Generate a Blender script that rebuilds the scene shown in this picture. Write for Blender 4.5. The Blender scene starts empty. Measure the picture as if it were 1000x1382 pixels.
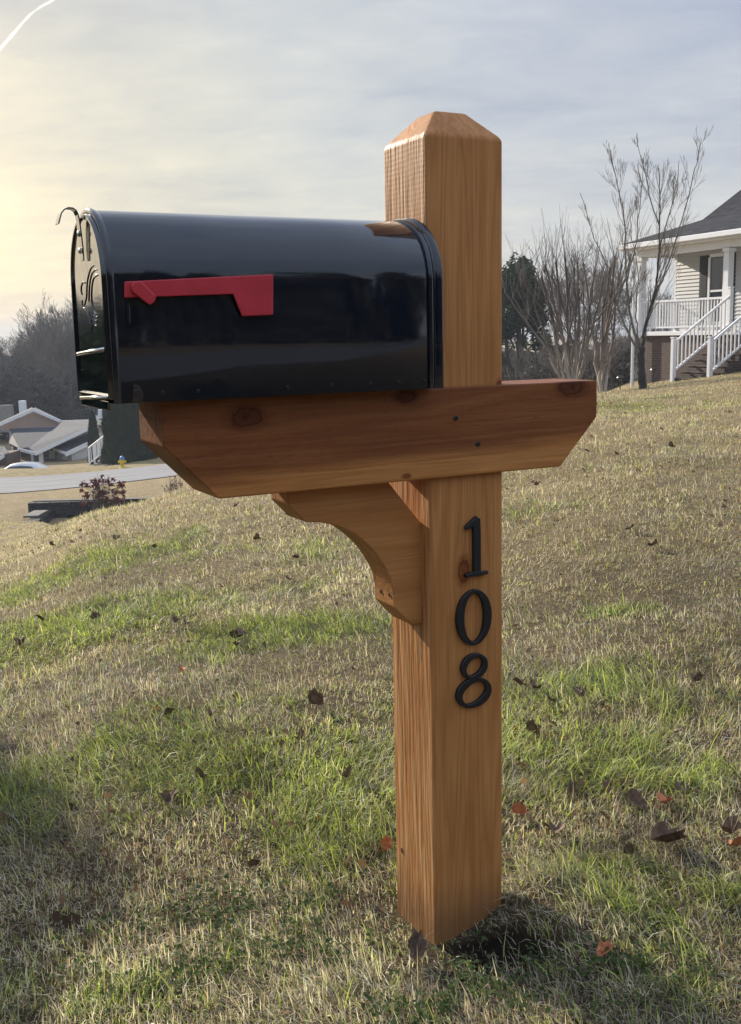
import bpy, bmesh, math, random
import numpy as np
from mathutils import Vector, Matrix
SC = bpy.context.scene
COL = SC.collection
R = math.radians
PI = math.pi

# ------------------------------------------------------------------ camera
F_PX, PITCH, ROLL, CAM_Z = 1400.3, -0.1679, -0.0213, 1.0158
fw = Vector((0, math.cos(PITCH), math.sin(PITCH)))
rt0 = Vector((1, 0, 0)); up0 = rt0.cross(fw)
rt = math.cos(ROLL)*rt0 + math.sin(ROLL)*up0
up = -math.sin(ROLL)*rt0 + math.cos(ROLL)*up0
CAM = Vector((0, 0, CAM_Z))
cd = bpy.data.cameras.new("camera")
cam = bpy.data.objects.new("camera", cd); COL.objects.link(cam)
m = Matrix((rt, up, -fw)).transposed().to_4x4(); m.translation = CAM
cam.matrix_world = m
cd.sensor_fit = 'VERTICAL'; cd.sensor_height = 24.0
cd.lens = 24.0*F_PX/1382.0
cd.clip_start = 0.05; cd.clip_end = 20000
SC.camera = cam

# ------------------------------------------------------------------ sun and sky
SUN_AZ, SUN_EL = R(-36.0), R(21.5)          # azimuth measured from straight ahead, negative = left
sun_dir = Vector((math.sin(SUN_AZ)*math.cos(SUN_EL), math.cos(SUN_AZ)*math.cos(SUN_EL), math.sin(SUN_EL)))
sl = bpy.data.lights.new("sun", 'SUN'); sl.energy = 5.0; sl.angle = R(0.9); sl.color = (1.0, 0.89, 0.74)
so = bpy.data.objects.new("sun", sl); COL.objects.link(so)
so.rotation_euler = (-sun_dir).to_track_quat('-Z', 'Y').to_euler()

def ramp(nt, fac, stops, mode='LINEAR'):
    n = nt.nodes.new('ShaderNodeValToRGB'); n.color_ramp.interpolation = mode
    e = n.color_ramp.elements
    e[0].position = stops[0][0]; e[0].color = (*stops[0][1], 1) if len(stops[0][1]) == 3 else stops[0][1]
    e[1].position = stops[-1][0]; e[1].color = (*stops[-1][1], 1)
    for p, c in stops[1:-1]:
        k = e.new(p); k.color = (*c, 1)
    nt.links.new(fac, n.inputs[0]); return n.outputs[0]
def inp(nt, sock, v):
    if hasattr(v, 'is_linked') or isinstance(v, bpy.types.NodeSocket): nt.links.new(v, sock)
    else: sock.default_value = v
def mth(nt, op, a, b=0.0, c=0.0, clamp=False):
    n = nt.nodes.new('ShaderNodeMath'); n.operation = op; n.use_clamp = clamp
    inp(nt, n.inputs[0], a); inp(nt, n.inputs[1], b); inp(nt, n.inputs[2], c); return n.outputs[0]
def vmth(nt, op, a, b=(0, 0, 0)):
    n = nt.nodes.new('ShaderNodeVectorMath'); n.operation = op
    inp(nt, n.inputs[0], a); inp(nt, n.inputs[1], b)
    return n.outputs['Value'] if op in ('DOT_PRODUCT', 'LENGTH') else n.outputs[0]
def mixc(nt, f, a, b, mode='MIX'):
    n = nt.nodes.new('ShaderNodeMix'); n.data_type = 'RGBA'; n.blend_type = mode
    inp(nt, n.inputs[0], f)
    for i, v in ((6, a), (7, b)):
        if isinstance(v, tuple) and len(v) == 3: v = (*v, 1)
        inp(nt, n.inputs[i], v)
    return n.outputs[2]
def noise(nt, vec, scale, detail=4, rough=.55, dist=0.0):
    n = nt.nodes.new('ShaderNodeTexNoise'); n.inputs['Scale'].default_value = scale
    n.inputs['Detail'].default_value = detail; n.inputs['Roughness'].default_value = rough
    n.inputs['Distortion'].default_value = dist
    if vec is not None: nt.links.new(vec, n.inputs['Vector'])
    return n.outputs['Fac']
def mapping(nt, vec, scale=(1, 1, 1), loc=(0, 0, 0), rot=(0, 0, 0)):
    n = nt.nodes.new('ShaderNodeMapping'); nt.links.new(vec, n.inputs[0])
    n.inputs['Scale'].default_value = scale; n.inputs['Location'].default_value = loc; n.inputs['Rotation'].default_value = rot
    return n.outputs[0]

W = bpy.data.worlds.new("World"); SC.world = W; W.use_nodes = True
nt = W.node_tree; nt.nodes.clear()
out = nt.nodes.new('ShaderNodeOutputWorld'); bg = nt.nodes.new('ShaderNodeBackground')
nt.links.new(bg.outputs[0], out.inputs[0])
sky = nt.nodes.new('ShaderNodeTexSky'); sky.sky_type = 'NISHITA'; sky.sun_disc = False
sky.sun_elevation = SUN_EL; sky.sun_rotation = SUN_AZ; sky.dust_density = 2.0
tc = nt.nodes.new('ShaderNodeTexCoord'); d = vmth(nt, 'NORMALIZE', tc.outputs['Generated'])
sep = nt.nodes.new('ShaderNodeSeparateXYZ'); nt.links.new(d, sep.inputs[0])
zz = mth(nt, 'MAXIMUM', sep.outputs[2], 0.0)
inv = mth(nt, 'DIVIDE', 1.0, mth(nt, 'ADD', zz, 0.16))
pv = vmth(nt, 'MULTIPLY', d, (1, 1, 0))
sc_ = nt.nodes.new('ShaderNodeVectorMath'); sc_.operation = 'SCALE'; nt.links.new(pv, sc_.inputs[0]); nt.links.new(inv, sc_.inputs[3])
p1 = mapping(nt, sc_.outputs[0], (.9, 1.15, 1), (3.1, .7, 0), (0, 0, R(24)))
p2 = mapping(nt, sc_.outputs[0], (1.5, 2.2, 1), (1.3, 4.0, 0), (0, 0, R(35)))
n1 = noise(nt, p1, 1.5, 6, .50, .35); n2 = noise(nt, p2, 3.2, 8, .60, .5)
nn = mth(nt, 'ADD', mth(nt, 'MULTIPLY', n1, .6), mth(nt, 'MULTIPLY', n2, .4))
cl = ramp(nt, nn, [(.36, (.79, .83, .91)), (.48, (.95, .965, .99)), (.56, (1.04, 1.04, 1.02)), (.66, (1.17, 1.15, 1.10))])
az = vmth(nt, 'DOT_PRODUCT', d, tuple(Vector((math.sin(SUN_AZ+.1)*.985, math.cos(SUN_AZ+.1)*.985, .05)).normalized()))
warm = ramp(nt, az, [(0.0, (.46, .52, .62)), (.50, (.325, .355, .425)), (.78, (.375, .395, .435)), (.88, (.425, .435, .43)), (.95, (.475, .455, .39)), (1.0, (.66, .57, .40))])
# brighter, paler band low over the horizon; a greyer lilac overhead
lowf = ramp(nt, zz, [(0.0, (1.28, 1.16, .96)), (.08, (1.23, 1.16, 1.02)), (.18, (1.08, 1.07, 1.04)), (.30, (.97, .99, 1.04)), (.42, (1.0, 1.03, 1.1)), (.62, (1.25, 1.3, 1.4)), (1.0, (1.3, 1.35, 1.45))])
colr = mixc(nt, 1.0, mixc(nt, 1.0, warm, lowf, 'MULTIPLY'), cl, 'MULTIPLY')
c10 = nt.nodes.new('ShaderNodeVectorMath'); c10.operation = 'SCALE'; nt.links.new(colr, c10.inputs[0]); c10.inputs[3].default_value = 9.8
fin = mixc(nt, .93, sky.outputs[0], c10.outputs[0])
nt.links.new(fin, bg.inputs[0]); bg.inputs[1].default_value = 0.1

SC.view_settings.view_transform = 'Standard'; SC.view_settings.look = 'None'
SC.view_settings.exposure = 0.55; SC.view_settings.gamma = 1.0; SC.view_settings.use_curve_mapping = False
SC.cycles.max_bounces = 6; SC.cycles.diffuse_bounces = 3; SC.cycles.glossy_bounces = 3; SC.cycles.transparent_max_bounces = 8
SC.cycles.use_denoising = True

# ------------------------------------------------------------------ helpers
def ray(px, py):
    return fw + rt*((px-500)/F_PX) - up*((py-691)/F_PX)
def P(px, py, dep):
    v = ray(px, py); return CAM + v*(dep/v.y)
def tag(o, label=None, cat=None, group=None, kind=None):
    if label: o['label'] = label
    if cat: o['category'] = cat
    if group: o['group'] = group
    if kind: o['kind'] = kind
    return o
def empty(name, loc=(0, 0, 0), rz=0.0):
    o = bpy.data.objects.new(name, None); COL.objects.link(o); o.empty_display_size = .1
    o.location = loc; o.rotation_euler = (0, 0, rz); return o
def obj(name, me, mat=None, parent=None, smooth=False):
    if isinstance(me, bmesh.types.BMesh):
        bm = me; me = bpy.data.meshes.new(name); bm.normal_update(); bm.to_mesh(me); bm.free()
    o = bpy.data.objects.new(name, me); COL.objects.link(o)
    if mat and not me.materials: me.materials.append(mat)
    if parent: o.parent = parent
    if smooth: me.polygons.foreach_set('use_smooth', [True]*len(me.polygons))
    return o
def bevel(o, w, seg=2, ang=35):
    b = o.modifiers.new('bevel', 'BEVEL'); b.width = w; b.segments = seg; b.limit_method = 'ANGLE'; b.angle_limit = R(ang); b.harden_normals = False
    return o
def bx(bm, x0, x1, y0, y1, z0, z1, M=None):
    vs = [bm.verts.new((x, y, z)) for x in (x0, x1) for y in (y0, y1) for z in (z0, z1)]
    if M is not None:
        for v in vs: v.co = M @ v.co
    for f in ((0,1,3,2),(4,6,7,5),(0,4,5,1),(2,3,7,6),(0,2,6,4),(1,5,7,3)):
        bm.faces.new([vs[i] for i in f])
    return vs
def prism(bm, pts, off):
    """closed solid: polygon pts (3-D) and the same moved by off"""
    off = Vector(off); a = [bm.verts.new(Vector(p)) for p in pts]; b = [bm.verts.new(Vector(p)+off) for p in pts]
    n = len(pts); bm.faces.new(a); bm.faces.new(b[::-1])
    for i in range(n): bm.faces.new((a[i], b[i], b[(i+1) % n], a[(i+1) % n]))
    bmesh.ops.recalc_face_normals(bm, faces=bm.faces)
def tube(bm, pts, rads, sides=6, cap=True, squash=1.0):
    pts = [Vector(p) for p in pts]
    if not hasattr(rads, '__len__'): rads = [rads]*len(pts)
    rings = []; ref = None
    for i, p in enumerate(pts):
        t = (pts[min(i+1, len(pts)-1)]-pts[max(i-1, 0)])
        t = t.normalized() if t.length > 1e-9 else Vector((0, 0, 1))
        if ref is None:
            ref = Vector((0, 0, 1)) if abs(t.z) < .9 else Vector((1, 0, 0))
        a = (ref - t*ref.dot(t)).normalized(); b = t.cross(a); ref = a
        rings.append([bm.verts.new(p + (a*math.cos(2*PI*k/sides)*squash + b*math.sin(2*PI*k/sides))*rads[i]) for k in range(sides)])
    for i in range(len(rings)-1):
        for k in range(sides):
            bm.faces.new((rings[i][k], rings[i][(k+1) % sides], rings[i+1][(k+1) % sides], rings[i+1][k]))
    if cap and sides > 2:
        bm.faces.new(rings[0][::-1]); bm.faces.new(rings[-1])
def lathe(bm, prof, c=(0, 0, 0), n=16):
    c = Vector(c); rings = []
    for r, z in prof:
        rings.append([bm.verts.new(c+Vector((r*math.cos(2*PI*k/n), r*math.sin(2*PI*k/n), z))) for k in range(n)])
    for i in range(len(rings)-1):
        for k in range(n): bm.faces.new((rings[i][k], rings[i][(k+1) % n], rings[i+1][(k+1) % n], rings[i+1][k]))
    bm.faces.new(rings[0][::-1]); bm.faces.new(rings[-1])

def mat(name, color=(.5, .5, .5), rough=.6, metal=0.0, spec=.5, coat=0.0):
    m = bpy.data.materials.new(name); m.use_nodes = True
    b = m.node_tree.nodes['Principled BSDF']
    b.inputs['Base Color'].default_value = (*color, 1); b.inputs['Roughness'].default_value = rough
    b.inputs['Metallic'].default_value = metal; b.inputs['Specular IOR Level'].default_value = spec
    b.inputs['Coat Weight'].default_value = coat
    return m
def nodes(m): return m.node_tree, m.node_tree.nodes['Principled BSDF']
def bump(nt, b, h, strength=.3, dist=.002):
    n = nt.nodes.new('ShaderNodeBump'); n.inputs['Strength'].default_value = strength; n.inputs['Distance'].default_value = dist
    nt.links.new(h, n.inputs['Height']); nt.links.new(n.outputs[0], b.inputs['Normal']); return n
def vary(name, c1, c2, scale=5, rough=.7, bs=0.0, bd=.005, detail=6, stretch=(1, 1, 1), spec=.4, lo=.35, hi=.65):
    m = mat(name, c1, rough, spec=spec); nt, b = nodes(m); t = nt.nodes.new('ShaderNodeTexCoord')
    v = mapping(nt, t.outputs['Object'], stretch); n = noise(nt, v, scale, detail, .65)
    nt.links.new(ramp(nt, n, [(lo, c1), (hi, c2)]), b.inputs['Base Color'])
    if bs: bump(nt, b, n, bs, bd)
    return m

# ------------------------------------------------------------------ the lie of the land
TAB = {
 -500: [(1,-1.06),(3,-1.25),(5,-1.6),(9,-2.2),(18,-3.6),(28,-5.0),(36,-6.1),(42,-6.9),(50,-7.35),(58,-7.5),(62,-7.7),(66,-8.1),(72,-8.7),(95,-9.3),(200,-9.5),(1500,-9.5)],
 0:    [(1,-1.04),(1.55,-1.07),(3,-1.17),(5.2,-1.45),(9,-1.93),(18,-3.35),(28,-4.8),(36,-6.0),(42,-6.75),(50,-7.25),(58,-7.42),(62,-7.6),(66,-7.9),(72,-8.7),(95,-9.2),(200,-9.3),(1500,-9.3)],
 50:   [(1,-1.04),(1.55,-1.06),(3,-1.15),(5.2,-1.4),(8,-1.72),(9.5,-1.92),(14,-2.58),(20,-3.48),(26,-4.42),(29,-5.0),(34,-6.4),(39,-7.1),(42,-6.6),(50,-7.15),(58,-7.4),(62,-7.5),(65,-7.75),(72,-8.7),(95,-9.2),(200,-9.3),(1500,-9.3)],
 125:  [(1,-1.03),(3,-1.12),(5,-1.31),(8,-1.47),(11,-1.80),(14,-2.24),(17,-2.74),(19,-3.3),(26,-5.2),(36,-7.1),(40.5,-7.2),(42,-6.45),(50,-6.95),(58,-7.2),(64,-7.55),(71,-8.6),(90,-9),(200,-9.3),(1500,-9.3)],
 250:  [(1,-1.02),(3,-1.1),(5,-1.25),(8,-1.34),(10.5,-1.43),(14,-2.2),(25,-4.2),(38,-6.2),(42,-6.1),(50,-6.5),(58,-6.75),(64,-7.1),(75,-7.6),(90,-8.5),(200,-9.3),(1500,-9.3)],
 400:  [(1,-1.02),(3,-1.07),(5,-1.2),(8,-1.26),(11.5,-1.28),(16,-1.9),(30,-3.5),(50,-5),(90,-7),(200,-8.5),(1500,-9.3)],
 530:  [(1,-1.02),(2,-1.03),(4.6,-1.13),(7,-1.19),(12.4,-1.2),(18,-1.6),(30,-2.6),(50,-3.6),(90,-5),(200,-7),(1500,-8)],
 700:  [(1,-1.01),(2,-1.02),(4,-1.05),(7,-1.07),(12,-1.05),(18,-1.15),(25,-1.5),(40,-2.5),(90,-4),(200,-5),(1500,-7)],
 800:  [(1,-1.0),(2,-1.0),(4,-1.0),(7,-.98),(12,-.97),(18,-1.13),(24.5,-1.42),(30,-2.0),(50,-3.0),(90,-4),(200,-5),(1500,-7)],
 870:  [(1,-1.0),(2,-.99),(5,-.97),(9,-.92),(16,-1.05),(24,-1.36),(33,-1.66),(50,-2),(90,-3),(200,-4),(1500,-7)],
 1000: [(1,-.98),(2.1,-.98),(3,-.97),(5.2,-.95),(8.5,-.93),(14,-.95),(20,-1.0),(27,-1.13),(40,-1.3),(90,-2),(200,-3),(1500,-7)],
 1500: [(1,-.97),(2,-.97),(5,-.93),(10,-.9),(27,-1.0),(90,-1.5),(200,-3),(1500,-7)],
}
LD = np.linspace(0, math.log(1500), 160)
cols = sorted(TAB)
Gz = np.array([np.interp(LD, [math.log(a) for a, b in TAB[c]], [b for a, b in TAB[c]]) for c in cols])
TB = np.linspace(-500, 1500, 121)
Gz = np.array([np.interp(TB, cols, Gz[:, j]) for j in range(len(LD))]).T
def sm(a, k):
    ker = np.exp(-.5*(np.arange(-3*k, 3*k+1)/k)**2); ker /= ker.sum(); n = 3*k
    return np.array([np.convolve(np.pad(r, n, mode='edge'), ker, 'valid') for r in a])
Gz = sm(Gz, 1); Gz = sm(Gz.T, 1).T
_rs = np.random.RandomState(5); _NZ = _rs.rand(256, 256)
def vnoise(x, y):
    xi = np.floor(x).astype(int); yi = np.floor(y).astype(int); fx = x-xi; fy = y-yi
    fx = fx*fx*(3-2*fx); fy = fy*fy*(3-2*fy)
    a = _NZ[xi & 255, yi & 255]; b = _NZ[(xi+1) & 255, yi & 255]; c = _NZ[xi & 255, (yi+1) & 255]; e = _NZ[(xi+1) & 255, (yi+1) & 255]
    return (a*(1-fx)+b*fx)*(1-fy)+(c*(1-fx)+e*fx)*fy
def fbm(x, y, o=4):
    s = 0; a = .5; t = 0
    for i in range(o):
        s = s+a*vnoise(x*2**i+17.3*i, y*2**i-9.1*i); t += a; a *= .55
    return s/t
# the post's frame: origin at its near left corner
YAW = 0.4807
PF = Matrix.Rotation(YAW, 4, 'Z') @ Matrix.Translation((0.8407, 1.4048, 0))
PO = PF @ Vector((0, 0, 0))
def pw(x, y, z=0.0): return PF @ Vector((x, y, z))
MOUNDS = [(pw(.215, -.015), .042, .065), (pw(.20, -.15), .022, .09), (pw(.0, -.05), -.012, .11), (pw(-.03, .12), -.012, .08)]
def ground(x, y):
    x = np.asarray(x, float); y = np.asarray(y, float)
    th = np.arctan2(x, y); r = np.hypot(x, y)
    lim = math.atan(.714); tcl = np.clip(th, -lim, lim)
    dd = np.clip(r*np.cos(tcl), 1.0, 1499); px = 500+1400*np.tan(tcl)
    u = np.clip((px+500)/2000*120, 0, 119.999); v = np.clip(np.log(dd)/math.log(1500)*159, 0, 158.999)
    i = u.astype(int); j = v.astype(int); fu = u-i; fv = v-j
    z = (Gz[i, j]*(1-fu)+Gz[i+1, j]*fu)*(1-fv)+(Gz[i, j+1]*(1-fu)+Gz[i+1, j+1]*fu)*fv
    w = np.clip((np.abs(th)-.9)/.9, 0, 1); w = w*w*(3-2*w)
    z = z*(1-w)+(-1.06-.004*np.minimum(r, 200))*w
    amp = np.clip(dd/6, .25, 1.6)*np.clip(90/dd, 0, 1)
    z = z+(fbm(x*2.2+50, y*2.2+50, 3)-.5)*.045*np.minimum(amp, 1)+(fbm(x*.5+9, y*.5+9, 3)-.5)*.10*np.clip(dd/8-.3, 0, 1)*np.clip(60/dd, 0, 1)
    z = z-((fbm(x*2.2+50, y*2.2+50, 3)-.5)*.045+(fbm(x*.5+9, y*.5+9, 3)-.5)*.10)*np.clip((y-44)/3, 0, 1)*np.clip((64-y)/3, 0, 1)*np.clip((5-x)/5, 0, 1)
    for c, h, s in MOUNDS: z = z+h*np.exp(-((x-c.x)**2+(y-c.y)**2)/(2*s*s))
    return z+CAM_Z
def gz(x, y): return float(ground(np.array([x]), np.array([y]))[0])
def hit(px, py):
    """the ground point seen at a pixel (authoring aid: gives a real place on the slope)"""
    v = ray(px, py); t = np.exp(np.linspace(math.log(1.2), math.log(90), 700)); 
    X = v.x*t; Y = v.y*t; Z = CAM_Z+v.z*t; k = np.argmax(Z < ground(X, Y)); return Vector((X[k], Y[k], float(ground(X[k:k+1], Y[k:k+1])[0])))

# where the turf is green: centre pixel turned into a place, radii in metres (across, along)
GREEN = [(30,800,1.0,.8,1.5),(120,835,.9,.5,1.1),(395,850,.34,.24,1.7),(340,862,.25,.2,1.2),(330,715,.9,.3,.35),(290,745,.7,.3,.45),(700,692,.35,.2,1.4),(830,825,.12,.10,1.5),
 (250,950,.50,.20,.5),(130,1030,.45,.26,1.0),(330,1030,.38,.22,1.0),(480,1085,.22,.18,.9),(440,1160,.22,.14,.8),(60,930,.45,.3,.6),(20,880,.7,.4,.8),(60,1120,.3,.15,.6),
 (760,930,.30,.18,.85),(900,960,.30,.16,.6),(770,1050,.24,.16,.9),(940,1060,.25,.2,.75),(740,1170,.14,.10,.7),(890,1200,.22,.12,.6),(980,1250,.2,.15,.5),(900,1360,.14,.06,.4),
 (500,840,.5,.3,.35),(860,620,1.3,.5,.35),(960,540,2.5,1.6,.45),(840,550,2.0,2.2,.45),(560,930,.25,.15,.4),(240,1330,.25,.06,.25)]
DARK = [(450,950,.20,.07,.7),(960,740,.9,.6,.5),(850,800,.9,.5,.5),(480,880,.30,.12,.5),(700,1000,.1,.1,.3),(20,1290,.2,.1,.3),(1000,880,.6,.3,.4)]
STRAW = [(150,1330,.5,.14,.8),(350,1200,.2,.1,.5),(600,900,.4,.2,.4),(450,800,.6,.3,.4),(120,700,4,4,.6),(500,740,1.2,1.0,.3),(330,825,.30,.14,.9),(750,660,.5,.3,.8),(800,885,.25,.10,.8),(850,640,.7,.35,.5),(400,945,.4,.1,.6),(250,640,3,2,.6),(120,760,.6,.5,.3),(60,870,.4,.2,.3),(800,760,.8,.5,.2),(860,1235,.16,.08,.7)]
SOIL = [(700,1290,.08,.05,.8),(650,1270,.05,.04,.45),(610,1285,.06,.03,.4),(560,1330,.12,.07,.35)]
def _pl(L): return [(hit(a, b), rx, ry, w) for a, b, rx, ry, w in L]
GREEN, DARK, STRAW, SOIL = _pl(GREEN), _pl(DARK), _pl(STRAW), _pl(SOIL)
def field(L, x, y):
    s = np.zeros_like(x)
    for c, rx, ry, w in L: s = s+w*np.exp(-.7*(((x-c.x)/rx)**2+((y-c.y)/ry)**2))
    return s
def masks(x, y):
    n = fbm(x*3.1, y*3.1, 4); n2 = fbm(x*.9+40, y*.9+7, 4); n3 = fbm(x*9+3, y*9+5, 3)
    r = np.hypot(x, y)
    n4 = fbm(x*24+3, y*24+5, 2)
    g = field(GREEN, x, y)*.95+(n-.5)*1.9+(n2-.5)*1.2+(n3-.5)*1.3+(n4-.5)*.8+.05*np.exp(-((r-2.4)/1.2)**2)
    g = g+np.clip((r-55)/6, 0, 1)*np.clip((75-r)/6, 0, 1)*.6
    g = 1/(1+np.exp(-(g-.98)*4.0))
    s = np.clip(field(STRAW, x, y)+(n2-.48)*1.2, 0, 1)*(1-.5*g)
    k = np.clip(field(DARK, x, y)+(fbm(x*2+90, y*2+4, 3)-.55)*1.3, 0, 1)
    so = np.clip(field(SOIL, x, y)*1.2+(n3-.6)*.5, 0, 1)
    return g, s, k, so

# ------------------------------------------------------------------ materials
def wood(name, axis, band=0.0, knots=(), seed=0.0, saw=0.0, dark=1.0, rings=1.0, cracks=0.0):
    """stained cedar; grain runs along local axis; knots = list of (x, y, z, radius)"""
    m = mat(name, (.4, .18, .08), .55, spec=.22); nt, b = nodes(m); t = nt.nodes.new('ShaderNodeTexCoord')
    co = t.outputs['Object']
    st = [1, 1, 1]; st['xyz'.index(axis)] = .055
    warpn = nt.nodes.new('ShaderNodeTexNoise'); warpn.inputs['Scale'].default_value = 2.6; warpn.inputs['Detail'].default_value = 2
    nt.links.new(mapping(nt, co, tuple(.35 if i == 'xyz'.index(axis) else 1 for i in range(3)), (seed, seed*2, seed*3)), warpn.inputs['Vector'])
    w2 = vmth(nt, 'SUBTRACT', warpn.outputs['Color'], (.5, .5, .5))
    sc = nt.nodes.new('ShaderNodeVectorMath'); sc.operation = 'SCALE'; nt.links.new(w2, sc.inputs[0]); sc.inputs[3].default_value = .05
    cw = vmth(nt, 'ADD', co, sc.outputs[0])
    kd = None
    for kx, ky, kz, kr in knots:
        dv = vmth(nt, 'SUBTRACT', co, (kx, ky, kz))
        dv = mapping(nt, dv, tuple(.55 if i == 'xyz'.index(axis) else 1 for i in range(3)))
        L = vmth(nt, 'LENGTH', dv); f = mth(nt, 'DIVIDE', L, kr)
        f = mth(nt, 'ADD', f, mth(nt, 'MULTIPLY', mth(nt, 'SUBTRACT', noise(nt, co, 60, 5, .7), .5), .75))
        kd = f if kd is None else mth(nt, 'MINIMUM', kd, f)
        # push the grain round the knot
        push = mth(nt, 'MULTIPLY', mth(nt, 'EXPONENT', mth(nt, 'MULTIPLY', L, -1/(kr*2.2))), kr*.55)
        nv = vmth(nt, 'NORMALIZE', dv); s2 = nt.nodes.new('ShaderNodeVectorMath'); s2.operation = 'SCALE'
        nt.links.new(nv, s2.inputs[0]); nt.links.new(push, s2.inputs[3]); cw = vmth(nt, 'SUBTRACT', cw, s2.outputs[0])
    g1 = noise(nt, mapping(nt, cw, tuple(st), (seed, seed, 0)), 16*rings, 3, .5, .3)
    ring = mth(nt, 'FRACT', mth(nt, 'MULTIPLY', g1, 11))
    ring = mth(nt, 'ABSOLUTE', mth(nt, 'SUBTRACT', mth(nt, 'MULTIPLY', ring, 2), 1))
    st2 = [1, 1, 1]; st2['xyz'.index(axis)] = .02
    fine = noise(nt, mapping(nt, co, tuple(st2), (seed*5, 0, 0)), 330, 3, .6)
    blot = noise(nt, mapping(nt, co, tuple(.3 if i == 'xyz'.index(axis) else 1 for i in range(3)), (seed, 3, 1)), 13, 5, .6)
    D = dark
    c = ramp(nt, ring, [(0.0, (.400*D, .168*D, .050*D)), (.4, (.455*D, .200*D, .062*D)), (1.0, (.505*D, .232*D, .076*D))])
    c = mixc(nt, mth(nt, 'MULTIPLY', ramp(nt, fine, [(.40, (0, 0, 0)), (.68, (1, 1, 1))]), .42), c, (.24*D, .098*D, .036*D))
    c = mixc(nt, 1.0, c, ramp(nt, blot, [(.3, (.84, .82, .79)), (.7, (1.08, 1.09, 1.10))]), 'MULTIPLY')
    if band:   # darker, redder band above, paler strip below
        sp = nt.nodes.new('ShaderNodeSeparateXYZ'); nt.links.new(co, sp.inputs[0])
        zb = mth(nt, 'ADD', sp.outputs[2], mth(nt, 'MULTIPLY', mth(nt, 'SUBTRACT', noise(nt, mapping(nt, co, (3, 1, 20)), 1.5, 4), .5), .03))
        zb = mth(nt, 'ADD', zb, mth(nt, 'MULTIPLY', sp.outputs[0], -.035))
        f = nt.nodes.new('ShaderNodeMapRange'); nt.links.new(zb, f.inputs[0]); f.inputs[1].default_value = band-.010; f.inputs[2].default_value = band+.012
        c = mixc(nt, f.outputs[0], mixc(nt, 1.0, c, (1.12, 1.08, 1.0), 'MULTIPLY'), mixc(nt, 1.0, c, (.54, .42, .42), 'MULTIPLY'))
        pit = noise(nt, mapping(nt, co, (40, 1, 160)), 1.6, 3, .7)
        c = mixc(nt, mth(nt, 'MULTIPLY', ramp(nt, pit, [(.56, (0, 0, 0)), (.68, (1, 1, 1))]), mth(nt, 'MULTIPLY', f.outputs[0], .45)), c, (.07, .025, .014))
    if kd is not None:
        kc = ramp(nt, kd, [(0.0, (.22, .13, .10)), (.10, (.45, .34, .28)), (.40, (.50, .38, .31)), (.52, (.26, .16, .13)), (.60, (.66, .56, .50)), (.78, (.80, .72, .66)), (1.0, (1, 1, 1))])
        c = mixc(nt, 1.0, c, kc, 'MULTIPLY')
    h = mth(nt, 'ADD', mth(nt, 'MULTIPLY', fine, .5), mth(nt, 'MULTIPLY', ring, .5))
    sp = nt.nodes.new('ShaderNodeSeparateXYZ'); nt.links.new(co, sp.inputs[0])
    geo = nt.nodes.new('ShaderNodeNewGeometry'); tr = nt.nodes.new('ShaderNodeVectorTransform'); tr.vector_type = 'NORMAL'; tr.convert_from = 'WORLD'; tr.convert_to = 'OBJECT'
    nt.links.new(geo.outputs['Normal'], tr.inputs[0]); spn = nt.nodes.new('ShaderNodeSeparateXYZ'); nt.links.new(tr.outputs[0], spn.inputs[0])
    lf = mth(nt, 'GREATER_THAN', mth(nt, 'MULTIPLY', spn.outputs[0], -1), .8)     # the rough-sawn left faces
    if cracks:
        st3 = [1, 1, 1]; st3['xyz'.index(axis)] = .045
        cn = noise(nt, mapping(nt, cw, tuple(st3), (seed*2, 4, 2)), 55, 4, .65, .3)
        ck = ramp(nt, cn, [(.33, (1, 1, 1)), (.385, (0, 0, 0))])
        ckl = mth(nt, 'MULTIPLY', ck, mth(nt, 'MULTIPLY', lf, cracks))
        c = mixc(nt, mth(nt, 'MULTIPLY', ckl, .8), c, (.075, .032, .014))
        h = mth(nt, 'SUBTRACT', h, mth(nt, 'MULTIPLY', ckl, 2.2))
        fib = noise(nt, mapping(nt, cw, tuple(st3), (seed, 1, 7)), 120, 3, .6)
        h = mth(nt, 'ADD', h, mth(nt, 'MULTIPLY', mth(nt, 'MULTIPLY', fib, lf), 5.0*cracks))
        c = mixc(nt, mth(nt, 'MULTIPLY', mth(nt, 'MULTIPLY', ramp(nt, fib, [(.45, (0, 0, 0)), (.70, (1, 1, 1))]), lf), .55*cracks), c, (.74, .48, .26))
        c = mixc(nt, mth(nt, 'MULTIPLY', mth(nt, 'MULTIPLY', ramp(nt, fib, [(.30, (1, 1, 1)), (.45, (0, 0, 0))]), lf), .5*cracks), c, (.20, .085, .035))
    if saw:
        sv = mth(nt, 'SINE', mth(nt, 'ADD', mth(nt, 'MULTIPLY', sp.outputs[2], 830), mth(nt, 'MULTIPLY', noise(nt, co, 14, 2), 5)))
        top = nt.nodes.new('ShaderNodeMapRange'); nt.links.new(sp.outputs[2], top.inputs[0]); top.inputs[1].default_value = 1.12; top.inputs[2].default_value = 1.2
        s3 = mth(nt, 'MULTIPLY', mth(nt, 'MULTIPLY', sv, lf), mth(nt, 'MULTIPLY', top.outputs[0], mth(nt, 'MULTIPLY', noise(nt, mapping(nt, co, (60, 60, 40)), 1.0, 3, .7), saw*.11)))
        h = mth(nt, 'ADD', h, s3)
        c = mixc(nt, mth(nt, 'MULTIPLY', mth(nt, 'MULTIPLY', mth(nt, 'ADD', mth(nt, 'MULTIPLY', s3, .5), .3, 0, True), mth(nt, 'MULTIPLY', lf, top.outputs[0])), .12), c, (.72, .47, .27))
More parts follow.
